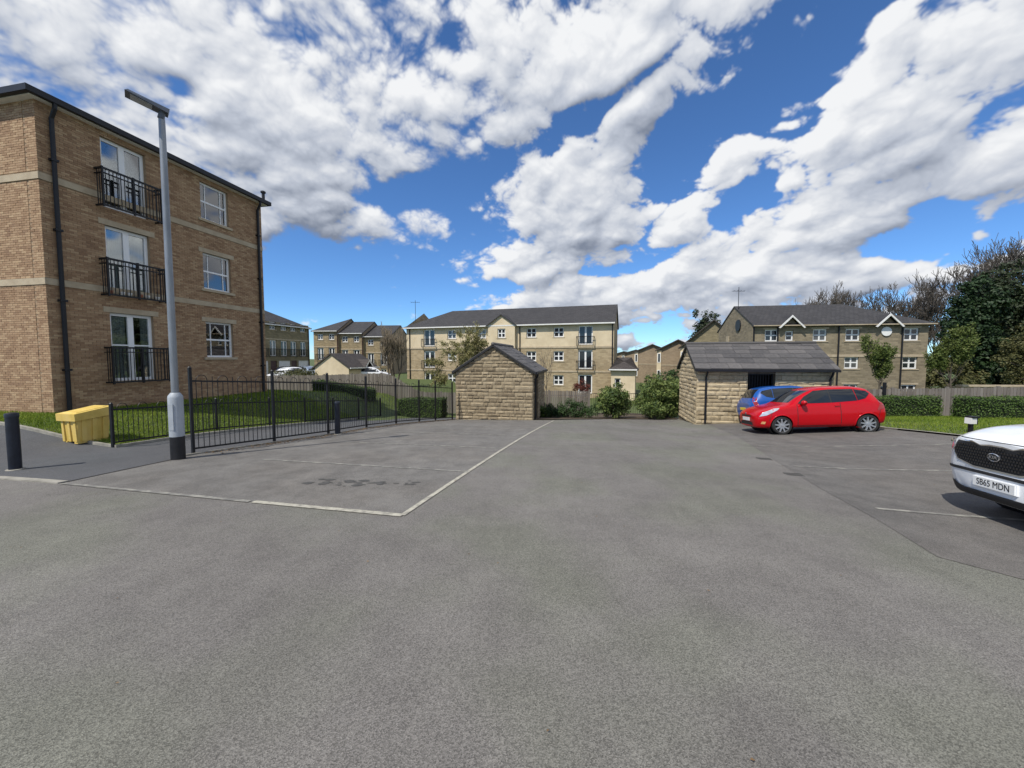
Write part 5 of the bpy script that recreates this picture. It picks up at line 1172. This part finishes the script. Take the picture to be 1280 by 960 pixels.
def hatch(label, paint, scale, wheels=True, plate='plate', detail=True, group=None):
    tab = [(0, .52, .60, .56, .44, .26, .46, .60, .67), (.06, .66, .72, .68, .56, .22, .48, .66, .73), (.22, .75, .80, .76, .64, .20, .51, .755, .82), (.55, .79, .84, .81, .70, .20, .55, .84, .91),
           (.92, .80, .848, .83, .74, .20, .58, .89, .985), (1.05, .80, .848, .83, .73, .20, .58, .905, 1.06), (1.38, .80, .848, .83, .68, .20, .58, .925, 1.28), (1.78, .80, .848, .825, .63, .20, .58, .945, 1.465),
           (2.2, .80, .848, .82, .615, .20, .58, .965, 1.525), (2.8, .80, .848, .815, .605, .20, .60, .995, 1.52), (3.3, .79, .845, .80, .585, .22, .62, 1.02, 1.455), (3.5, .77, .83, .785, .57, .25, .62, 1.0, 1.32), (3.68, .74, .80, .75, .56, .28, .60, .93, 1.04), (3.785, .60, .70, .66, .5, .32, .55, .78, .86)]
    c = Car(tab, (.74, 3.2), .295, .022 if detail else .1); t = thing('hatchback_car', label, 'car', group=group)
    body = c.body().build('body', paint, t, smooth=True, angle=42)
    st = .06 if detail else .2
    c.patch([(-.60, 1.03), (.60, 1.03), (.555, 1.41), (-.555, 1.41)], 'front', .006, st).build('windscreen', 'glass_car', t, smooth=True)
    c.patch([(-.56, 1.06), (.56, 1.06), (.50, 1.40), (-.50, 1.40)], 'rear', .006, st).build('rear_window', 'glass_car', t, smooth=True)
    for s in (1, -1):
        for q in ([(1.24, .995), (2.19, 1.0), (2.19, 1.42), (1.80, 1.395), (1.48, 1.215)], [(2.23, 1.0), (2.95, 1.04), (2.93, 1.41), (2.22, 1.425)], [(2.965, 1.045), (3.2, 1.10), (3.37, 1.25), (3.3, 1.335), (2.95, 1.405)]):
            c.patch(q, s, .007, st).build('side_window', 'glass_car', t, smooth=True)
        c.patch([(2.185, 1.0), (2.235, 1.0), (2.235, 1.425), (2.185, 1.42)], s, .005, st).build('door_pillar', 'trim', t)
        c.patch([(.10, .60), (.30, .64), (.62, .80), (.70, .875), (.55, .86), (.2, .735)], s, .008, st).build('headlight', 'headlamp', t, smooth=True)
        c.patch([(3.46, .72), (3.66, .76), (3.70, .92), (3.6, 1.1), (3.52, 1.08), (3.56, .92)], s, .008, st).build('tail_light', 'tail', t, smooth=True)
        if detail:
            for q in ([(1.20, .28), (1.217, .28), (1.217, .97), (1.20, .97)], [(2.44, .34), (2.457, .30), (2.457, .99), (2.44, .99)], [(1.2, .27), (2.45, .27), (2.45, .285), (1.2, .285)], [(.36, .45), (.372, .45), (.50, .79), (.485, .79)], [(3.5, .5), (3.515, .5), (3.56, .72), (3.545, .72)]): c.patch(q, s, .004, .1).build('door_gap', 'trim', t)
            c.patch([(1.0, .2), (2.9, .2), (2.9, .25), (1.0, .25)], s, .006, .2).build('sill_trim', paint, t)
            MB().box(2.28, 2.42, s*(c.y_at(2.3, .9)+.002), s*(c.y_at(2.3, .9)+.03), .885, .905).build('door_handle', paint, t)
            mm = MB().lathe([(.0, -.11), (.05, -.10), (.075, -.04), (.08, .02), (.06, .06), (0, .07)], 14, 'y', (1.36, s*.93, 1.02)); mm.build('mirror', paint, t, smooth=True)
            MB().box(1.30, 1.36, min(s*.8, s*.88), max(s*.8, s*.88), .97, 1.0).build('mirror_stalk', 'trim', t)
            c.patch([(.13, .36), (.24, .35), (.27, .43), (.16, .44)], s, .008, .05).build('fog_light', 'amber', t)
    c.patch([(-.40, .575), (.40, .575), (.33, .63), (-.33, .63)], 'front', .006, st).build('grille', 'trim', t, smooth=True)
    c.patch([(-.48, .30), (.48, .30), (.42, .41), (-.42, .41)], 'front', .006, st).build('lower_grille', 'trim', t, smooth=True)
    xf = c.x_at(0, .47); MB().box(xf-.025, xf-.008, -.26, .26, .44, .55).build('number_plate', plate, t)
    xr = c.x_at(0, .62, True); MB().box(xr+.008, xr+.025, -.26, .26, .56, .67).build('number_plate', 'plate_yellow', t)
    if detail: MB().lathe([(.0, 0), (.045, .0), (.04, .02), (0, .025)], 14, 'x', (c.x_at(0, .66)-.03, 0, .665)).build('badge', 'chrome', t)
    arches(c, t, .8, paint)
    for a in c.ax:
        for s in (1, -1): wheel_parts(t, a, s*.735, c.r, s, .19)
    t.scale = (scale,)*3
    return t
red = hatch('red hatchback parked on the right, its nose to the left', 'red_paint', 1.0); red.scale = (.935,)*3; sit(red, 7.72, 12.5, R(-10))
blue = hatch('blue hatchback parked behind the red one, its tail to the left', 'blue_paint', .93); sit(blue, 8.85+3.67*.978, 14.85-3.67*.2, R(169))

def suv():
    tab = [(0, .50, .60, .55, .45, .30, .56, .84, .96), (.07, .66, .75, .69, .57, .24, .56, .90, 1.02), (.24, .80, .87, .82, .70, .22, .58, .95, 1.075), (.5, .86, .915, .88, .76, .22, .62, 1.01, 1.145),
           (1.0, .88, .925, .90, .80, .22, .65, 1.03, 1.22), (1.25, .88, .925, .90, .79, .22, .66, 1.04, 1.26), (1.6, .88, .925, .90, .72, .22, .66, 1.03, 1.38), (2.0, .88, .925, .89, .67, .22, .66, 1.05, 1.57), (2.5, .88, .925, .88, .655, .22, .67, 1.07, 1.64),
           (3.4, .88, .925, .87, .64, .22, .68, 1.1, 1.62), (3.9, .86, .91, .85, .61, .25, .68, 1.12, 1.53), (4.2, .84, .89, .83, .59, .28, .66, 1.1, 1.3), (4.38, .8, .85, .8, .58, .3, .62, 1.0, 1.08), (4.44, .7, .75, .7, .5, .34, .6, .85, .92)]
    c = Car(tab, (.92, 3.56), .34, .025); t = thing('suv_car', 'white SUV cut off by the right edge, its black grille facing left', 'car')
    c.body().build('body', 'white_paint', t, smooth=True, angle=45)
    # black grille in a bright surround, pinched at the middle
    g = [(-.57, .80), (-.51, .69), (-.28, .635), (.28, .635), (.51, .69), (.57, .80), (.555, .925), (.30, .925), (.20, .895), (.08, .91), (-.08, .91), (-.20, .895), (-.30, .925), (-.555, .925)]
    def grow(p, k, dz): return [(y*k, (z-.79)*dz+.79) for y, z in p]
    c.patch(grow(g, 1.035, 1.14), 'front', .006, .03).build('grille_surround', 'chrome', t, smooth=True)
    gr = c.patch(g, 'front', .013, .03).build('grille', 'trim', t, smooth=True)
    mesh_ = MB()
    for j in range(8):
        for i in range(-15, 16):
            y = i*.036+(.018 if j % 2 else 0); z = .67+j*.036
            if inside(g, y, z) and inside(g, y+.02, z+.02) and inside(g, y-.02, z-.02): x = c.x_at(y, z)-.016; mesh_.box(x-.006, x, y-.011, y+.011, z-.011, z+.011)
    put('grille_mesh', mesh_.mesh('grille_mesh', 'black_paint'), gr)
    xe = c.x_at(0, .785)-.02
    em = MB().lathe([(.0, 0), (.062, 0), (.062, -.008), (.054, -.012), (.054, -.006), (0, -.006)], 24, 'x'); em.v = [(x, y*1.28, z*.78) for x, y, z in em.v]
    eo = em.build('badge', 'chrome', t, (xe, 0, .785)); put('badge_field', (lambda m: m)(MB().lathe([(0, -.0065), (.052, -.0065), (.052, -.0075), (0, -.0075)], 24, 'x').xf(Matrix.Diagonal((1, 1.28, .78, 1))).mesh('badge_field', 'black')), eo)
    tx = text_mesh('KIA', .055, 'chrome'); put('badge_lettering', tx, eo, (-.012, 0, 0), (R(90), 0, R(-90)), (1.15, 1, 1))
    for s in (1, -1):
        hl = c.patch([(s*y, z) for y, z in [(.60, .79), (.612, .915), (.69, .945), (.77, .95), (.79, .90), (.77, .84), (.70, .80)]], 'front', .012, .03).build('headlight', 'headlamp', t, smooth=True)
        xh = c.x_at(.72, .88)-.02; put('lamp_lens', MB().lathe([(0, 0), (.045, 0), (.05, -.012), (0, -.02)], 16, 'x', (xh+.01, s*.70, .88)).mesh('lamp_lens', 'chrome'), hl)
        c.patch([(1.42, 1.08), (2.35, 1.1), (2.33, 1.5), (1.95, 1.47)], s, .007).build('side_window', 'glass_car', t, smooth=True)
        c.patch([(2.42, 1.1), (3.3, 1.14), (3.3, 1.49), (2.4, 1.505)], s, .007).build('side_window', 'glass_car', t, smooth=True)
        c.patch([(3.38, 1.16), (3.85, 1.24), (3.75, 1.4), (3.36, 1.48)], s, .007).build('side_window', 'glass_car', t, smooth=True)
        c.patch([(.09, .40), (.25, .41), (.28, .56), (.12, .56)], s, .008, .03).build('fog_light_recess', 'trim', t, smooth=True)
        c.patch([(1.3, .22), (3.2, .22), (3.2, .36), (1.3, .36)], s, .008, .1).build('sill_cladding', 'trim', t)
        MB().lathe([(0, -.13), (.06, -.11), (.09, -.04), (.09, .03), (.06, .07), (0, .08)], 14, 'y', (1.55, s*1.0, 1.12)).build('mirror', 'white_paint', t, smooth=True)
        c.patch([(4.05, .8), (4.3, .82), (4.33, 1.0), (4.1, 1.02)], s, .008).build('tail_light', 'tail', t, smooth=True)
    c.patch([(-.62, 1.2), (.62, 1.2), (.58, 1.53), (-.58, 1.53)], 'front', .006).build('windscreen', 'glass_car', t, smooth=True)
    c.patch([(-.6, 1.15), (.6, 1.15), (.54, 1.5), (-.54, 1.5)], 'rear', .006).build('rear_window', 'glass_car', t, smooth=True)
    c.patch([(-.70, .555), (.70, .555), (.735, .585), (.60, .592), (-.60, .592), (-.735, .585)], 'front', .01, .04).build('intake_slot', 'trim', t, smooth=True)
    c.patch([(-.64, .255), (.64, .255), (.70, .34), (.66, .40), (.40, .345), (-.40, .345), (-.66, .40), (-.70, .34)], 'front', .012, .04).build('lower_bumper', 'trim', t, smooth=True)
    # bonnet shut line and creases
    c.patch([(-.60, .962), (.60, .962), (.60, .97), (-.60, .97)], 'front', .004, .05).build('bonnet_gap', 'trim', t)
    xp = c.x_at(.26, .46)-.02; pl = MB().box(xp-.012, xp, -.26, .26, .405, .516).build('number_plate', 'plate', t)
    put('plate_lettering', text_mesh('SB65 MDN', .105, 'black', .001), pl, (xp-.0135, 0, .4605), (R(90), 0, R(-90)), (.86, 1, 1))
    MB().box(xp, c.x_at(0, .46)+.05, -.27, .27, .40, .52).build('plate_mount', 'white_paint', t)
    arches(c, t, .88, 'trim')
    for a in c.ax:
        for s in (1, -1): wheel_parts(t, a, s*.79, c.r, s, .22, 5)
    t.scale = (.95,)*3
    return t
sv = suv(); sit(sv, 5.42, 4.22, R(-15))

# small cars parked by the far terraces
for lab, paint, (x, y), rz in [('small white car parked nearest the brick block corner, far left', 'white_paint', (-25.91, 41.0), 70), ('black car parked in front of the olive terrace', 'black_paint', (-25.75, 43.0), 115), ('dark car parked right of the black one by the terrace', 'black_paint', (-25.11, 47.0), 160), ('pale blue car parked beside the low garage, far left', 'silver_paint', (-25.05, 50.0), 150), ('small white car half hidden behind the bare tree by the cream block', 'white_paint', (-14.13, 45.0), 200)]:
    q = hatch(lab, paint, 1.08, detail=False, group='cars parked by the far terraces'); q.name = 'parked_car'; sit(q, x, y, R(rz)); 

# ------------------------------------------------------------------ vegetation
def rvec(rg):
    while True:
        v = Vector((rg.uniform(-1, 1), rg.uniform(-1, 1), rg.uniform(-1, 1)))
        if .05 < v.length < 1: return v.normalized()
def leaf_into(mb, p, n, s, w, rg):
    """one folded leaf: two facets, length s, width w, facing roughly n"""
    a = rvec(rg); u = (a-n*a.dot(n)).normalized(); v = n.cross(u); q = len(mb.v)
    mb.v += [tuple(p-u*s*.5), tuple(p+v*w*.5+n*w*.12), tuple(p+u*s*.5), tuple(p-v*w*.5+n*w*.12)]
    mb.f.append((q, q+1, q+2, q+3))
def limbs(rg, base, d, ln, r, lvl, maxl, out, tips, up=.12, spread=(.5, 1.0), kids_=(3, 5), shrink=(.5, .72), droop=0., wob=.12):
    n = 5 if lvl < 2 else 4; pts = [base.copy()]; rad = [r]; p = base.copy(); dd = d.normalized()
    for i in range(n):
        dd = (dd+rvec(rg)*wob+Vector((0, 0, up-droop*lvl))).normalized(); p = p+dd*ln/n; pts.append(p.copy()); rad.append(r*(1-.6*(i+1)/n))
    out.append((lvl, pts, rad))
    if lvl >= maxl: tips.append(pts); return
    for k in range(rg.randint(*kids_)):
        t = rg.uniform(.35 if lvl else .4, 1.); i = min(int(t*n), n-1); b = pts[i].lerp(pts[i+1], t*n-i)
        ax = dd.cross(rvec(rg)).normalized(); nd = Matrix.Rotation(rg.uniform(*spread), 3, ax) @ dd
        limbs(rg, b, nd, ln*rg.uniform(*shrink), max(.008, r*(1-.6*t)*.62), lvl+1, maxl, out, tips, up, spread, kids_, shrink, droop, wob)
    limbs(rg, pts[-1], dd, ln*rg.uniform(*shrink), rad[-1], lvl+1, maxl, out, tips, up, spread, kids_, shrink, droop, wob)
def tree(name, label, cat, loc, seed, h, r, maxl=4, trunk_frac=.3, leafmat=None, leaves=0, ls=.1, lw=.05, twigmat='twig', barkmat='bark', minr=.012, group=None, lean=0., stems=1, **kw):
    rg = random.Random(seed); out, tips = [], []; t = thing(name, label, cat, loc, rg.uniform(0, 6), group)
    for s in range(stems):
        d = Vector((rg.uniform(-.1, .1)+lean, rg.uniform(-.1, .1), 1)) if stems == 1 else Vector((rg.uniform(-.6, .6), rg.uniform(-.6, .6), 1))
        limbs(rg, Vector((0, 0, -.15)), d, h*trunk_frac, r, 0, maxl, out, tips, **kw)
    zmax = max(p.z for _, ps, _ in out for p in ps); f = h/zmax
    tr, tw = MB(), MB()
    for lvl, ps, rd in out:
        ps = [p*f for p in ps]
        (tr if lvl < 2 else tw).tube(ps, [max(minr, q) for q in rd], 7 if lvl == 0 else 5 if lvl == 1 else 3, cap=False)
    tr.build('trunk', barkmat, t, smooth=True)
    cr_ = tw.build('crown', twigmat, t)
    if leaves:
        lm = MB()
        for k in range(leaves):
            ps = rg.choice(tips); i = rg.randrange(len(ps)-1); p = (ps[i].lerp(ps[i+1], rg.random()))*f + rvec(rg)*ls*rg.uniform(0, 1.5)
            leaf_into(lm, p, (rvec(rg)+Vector((0, 0, .5))).normalized(), ls*rg.uniform(.6, 1.3), lw*rg.uniform(.6, 1.3), rg)
        put('foliage', lm.mesh('foliage', leafmat), cr_)
    return t
def clump_crown(rg, clumps, n_per, ls, lw, mat):
    mb = MB()
    for (c, rad) in clumps:
        for k in range(n_per):
            d = rvec(rg); q = c+Vector((d.x*rad.x, d.y*rad.y, d.z*rad.z))*(rg.random()**.35)
            leaf_into(mb, q, (d+rvec(rg)*.7+Vector((0, 0, .3))).normalized(), ls*rg.uniform(.6, 1.3), lw*rg.uniform(.6, 1.3), rg)
    return mb
def leafy(name, label, cat, loc, seed, env, n_clumps, clump_r, n_per, ls, lw, mat, trunk=None, stem_n=0, group=None):
    """env(rg): a random point of the crown volume"""
    rg = random.Random(seed); t = thing(name, label, cat, loc, 0, group)
    cl = [(env(rg), Vector((clump_r*rg.uniform(.6, 1.3), clump_r*rg.uniform(.6, 1.3), clump_r*rg.uniform(.5, 1.)))) for k in range(n_clumps)]
    if trunk:
        h, r = trunk; tm = MB().tube([(0, 0, -.2), (rg.uniform(-.1, .1), 0, h*.35), (rg.uniform(-.2, .2), rg.uniform(-.2, .2), h*.7), (0, 0, h)], [r, r*.85, r*.6, r*.2], 9, cap=False)
        for c, q in cl[::5]:
            z = min(h*.9, max(h*.15, c.z*.7)); tm.tube([(0, 0, z), tuple((c+Vector((0, 0, z)))*.5), tuple(c)], [r*.3, r*.2, r*.06], 4, cap=False)
        tm.build('trunk', 'bark', t, smooth=True)
    if stem_n:
        tm = MB()
        for c, q in cl[:stem_n]: tm.tube([(c.x*.15, c.y*.15, -.1), (c.x*.5, c.y*.5, c.z*.45), tuple(c)], [.03, .02, .008], 4, cap=False)
        tm.build('stems', 'bark', t)
    clump_crown(rg, cl, n_per, ls, lw, mat).build('crown', mat, t)
    return t
def ell(rx, ry, z0, z1, shell=.4, lump=.25, seed=0):
    q = random.Random(seed); bumps = [(rvec(q), q.uniform(-lump, lump)) for k in range(9)]
    def f(rg):
        d = rvec(rg); s = rg.uniform(shell, 1)**.6
        k = 1+sum(a*max(0, d.dot(b))**4 for b, a in bumps)
        return Vector((d.x*rx*s*k, d.y*ry*s*k, (z0+z1)/2+d.z*(z1-z0)/2*s*(k if d.z > 0 else 1)))
    return f
def hedge(label, a, b, w, h, seed, n=5200, mat='hedge'):
    ang = math.atan2(b[1]-a[1], b[0]-a[0]); ln = math.dist(a, b); m = ((a[0]+b[0])/2, (a[1]+b[1])/2); rg = random.Random(seed)
    t = thing('clipped_hedge', label, 'hedge', (*m, gz(*m)), ang, 'clipped box-shaped hedges')
    za, zb = gz(*a)-gz(*m), gz(*b)-gz(*m)
    def zat(x): return za+(zb-za)*(x/ln+.5)
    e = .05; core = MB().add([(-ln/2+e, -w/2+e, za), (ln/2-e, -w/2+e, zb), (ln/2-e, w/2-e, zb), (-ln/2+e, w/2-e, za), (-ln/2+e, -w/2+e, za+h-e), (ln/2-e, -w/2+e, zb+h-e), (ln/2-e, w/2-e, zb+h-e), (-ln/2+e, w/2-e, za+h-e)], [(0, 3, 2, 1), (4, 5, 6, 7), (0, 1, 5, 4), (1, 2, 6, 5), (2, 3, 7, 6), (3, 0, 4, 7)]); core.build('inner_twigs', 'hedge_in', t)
    mb = MB(); A = [ln*h*2, ln*w, w*h*2]
    for k in range(n):
        r = rg.random()*sum(A); j = lambda s: rg.gauss(0, s)
        x, y, z = rg.uniform(-ln/2, ln/2), rg.uniform(-w/2, w/2), rg.uniform(.03, h)
        if r < A[0]: s = rg.choice((-1, 1)); y = s*(w/2+j(.025)-.02+.03*math.sin(x*5+z*7)); nn = Vector((0, s, .3))
        elif r < A[0]+A[1]: z = h+j(.03)+.03*math.sin(x*4.3+seed); nn = Vector((0, 0, 1))
        else: s = rg.choice((-1, 1)); x = s*(ln/2+j(.025)-.02); nn = Vector((s, 0, .3))
        leaf_into(mb, Vector((x, y, z+zat(x))), (nn+rvec(rg)*.8).normalized(), rg.uniform(.04, .085), rg.uniform(.025, .05), rg)
    mb.build('foliage', mat, t)
    return t
hedge('dark clipped hedge on the left lawn, the farther of two', (-11.6, 22.8), (-8.05, 22.2), .9, .8, 1)
hedge('dark clipped hedge seen through the railings beside the gabled shed', (-6.05, 20.9), (-3.6, 20.4), .9, 1.05, 2)
hedge('short clipped hedge just behind the tail of the red car', (15.6, 16.75), (18.0, 16.35), .9, .9, 3)
hedge('long clipped hedge above the white SUV at the right edge', (17.9, 15.25), (25.0, 13.9), .9, .84, 4, 12000)

def on(x, y, dz=0): return (x, y, gz(x, y)+dz)
leafy('rhododendron_bush', 'rounded green rhododendron between the two stone sheds, right of the low shrubs', 'bush', on(5.35, 20.0), 5, ell(.95, .85, .1, 1.75, .3, .3, 5), 90, .3, 75, .15, .06, 'rhodo', stem_n=14)
leafy('rhododendron_bush', 'large dark rhododendron against the left end of the long bin store', 'bush', on(8.0, 20.2), 6, ell(1.25, 1.1, .1, 2.3, .3, .3, 6), 130, .34, 75, .16, .06, 'rhodo', stem_n=16)
leafy('laurel_bush', 'small pale bush at the foot of the large rhododendron', 'bush', on(7.15, 19.1), 7, ell(.55, .5, .05, .95, .3, .2, 7), 40, .22, 60, .12, .05, 'rhodo', stem_n=6)
leafy('low_shrub', 'low dark spreading shrub right of the gabled shed, by the fence', 'shrub', on(3.1, 20.2), 8, ell(1.35, .7, 0, .85, .3, .3, 8), 80, .24, 70, .1, .045, 'ground_cover', stem_n=10)
leafy('low_shrub', 'small low green shrub beside the gabled shed corner', 'shrub', on(1.75, 20.6), 9, ell(.5, .45, 0, .62, .3, .2, 9), 26, .2, 60, .1, .045, 'hedge', stem_n=4)
leafy('red_shrub', 'reddish shrub showing above the rounded rhododendron', 'shrub', on(4.6, 26.), 10, ell(.8, .6, .5, 2.35, .3, .2, 10), 30, .26, 50, .12, .06, 'red_leaf', stem_n=6)
leafy('tall_shrub', 'dark evergreen shrub rising behind the large rhododendron', 'shrub', on(10.4, 24.5), 11, ell(1.3, 1.1, .3, 3.1, .3, .3, 11), 70, .36, 60, .16, .07, 'ground_cover', stem_n=8)
# trees
tree('weeping_tree', 'pale green weeping tree in front of the cream block, behind the gabled shed', 'tree', on(-4.2, 33), 21, 7.2, .13, 4, .34, 'willow', 26000, .17, .07, 'twig_pale', minr=.014, up=.06, spread=(.5, 1.0), kids_=(3, 5), shrink=(.55, .75), droop=.05)
tree('bare_tree', 'bushy bare brown tree left of the cream block', 'tree', on(-11.0, 36), 22, 6.2, .12, 4, .2, None, 0, twigmat='twig_pale', minr=.013, stems=4, up=.22, spread=(.25, .6), kids_=(3, 4))
tree('sapling', 'thin bare sapling in front of the cream block, right of the gabled shed', 'tree', on(2.75, 30), 23, 5.0, .05, 3, .45, None, 0, minr=.011, up=.2, spread=(.4, .8), kids_=(2, 3))
tree('young_tree', 'young light green tree in front of the right-hand stone block', 'tree', on(27.8, 29.2), 24, 6.0, .08, 4, .35, 'spring', 9000, .16, .09, minr=.012, up=.25, spread=(.3, .7), kids_=(3, 4))
tree('young_tree', 'fuller light green tree at the right end of the stone block', 'tree', on(36.5, 32.0), 25, 7.0, .1, 4, .25, 'spring', 15000, .17, .1, minr=.013, up=.22, spread=(.35, .8), kids_=(3, 4))
# wood behind the right-hand block: bare crowns, an ivy-clad trunk, dark evergreens
wood = [(61, 58, 16.1, 31, 'spreading bare tree left of the tall wood, over the hipped roof end'), (64, 55, 19.6, 32, 'tallest bare tree behind the ivy-clad tree, crown against the sky'), (53, 62, 15.4, 33, 'bare tree rising behind the middle of the stone block roof'), (61.5, 64, 15.2, 34, 'bare tree behind the right half of the stone block roof'), (66, 52, 18, 35, 'bare tree between the ivy-clad tree and the dark evergreen'), (51, 66, 14.2, 36, 'small bare tree top above the left half of the stone block roof'), (72, 66, 15.4, 37, 'bare tree far back between the stone block and the wood')]
for x, y, h, sd, lab in wood:
    tree('bare_tree', lab, 'tree', on(x, y), sd, h*1.12, .3, 5, .32, None, 0, minr=.027, group='bare trees of the wood', up=.12, spread=(.4, .9), kids_=(3, 4), shrink=(.55, .75))
leafy('ivy_clad_tree', 'tall dark tree wrapped in ivy, left end of the wood', 'tree', on(52.6, 44), 41, ell(2.3, 2.2, .5, 13.6, .3, .3, 41), 120, .85, 110, .34, .26, 'ivy', trunk=(14, .4))
leafy('evergreen_tree', 'broad dark evergreen at the right edge, tallest of the wood', 'tree', on(60.5, 44), 42, ell(4.6, 4.3, 1, 15.2, .35, .35, 42), 230, 1.2, 100, .4, .26, 'conifer', trunk=(17, .5))
leafy('evergreen_tree', 'dark evergreen filling the gap between the ivy-clad tree and the broad one', 'tree', on(62, 49.5), 43, ell(3.8, 3.5, .5, 14.5, .35, .35, 43), 150, 1.1, 95, .4, .28, 'conifer', trunk=(15, .45))
leafy('olive_tree', 'olive-brown bushy tree at the right edge below the evergreens', 'tree', on(52.5, 38.5), 44, ell(3.0, 2.8, .3, 8.8, .3, .35, 44), 110, .75, 90, .24, .14, 'olive', trunk=(7, .2))
leafy('evergreen_tree', 'dark evergreen just beyond the right edge of the wood', 'tree', on(70, 44), 46, ell(5.0, 4.5, .5, 17, .35, .35, 46), 150, 1.3, 90, .45, .3, 'conifer', trunk=(16, .5))
leafy('evergreen_tree', 'dark evergreen shrubs low behind the boundary wall', 'tree', on(46.5, 41), 47, ell(3.0, 2.2, .0, 4.4, .3, .3, 47), 60, .7, 80, .28, .18, 'olive', trunk=(3, .15))
leafy('conifer', 'small dark conifer top left of the stone block gable', 'tree', on(27.5, 55), 45, ell(1.8, 1.8, 3, 11.2, .3, .3, 45), 60, .7, 80, .35, .2, 'conifer', trunk=(11, .25))
leafy('low_shrub', 'dark green shrubs behind the far left parked cars', 'shrub', on(-21.5, 38), 48, ell(2.2, 1.0, .2, 1.7, .3, .3, 48), 50, .4, 60, .16, .08, 'olive', stem_n=8)
leafy('low_shrub', 'dark green shrub beside the low garage gable', 'shrub', on(-19.5, 46), 49, ell(1.5, 1.0, .2, 3.0, .3, .3, 49), 40, .4, 60, .18, .09, 'ground_cover', stem_n=8)
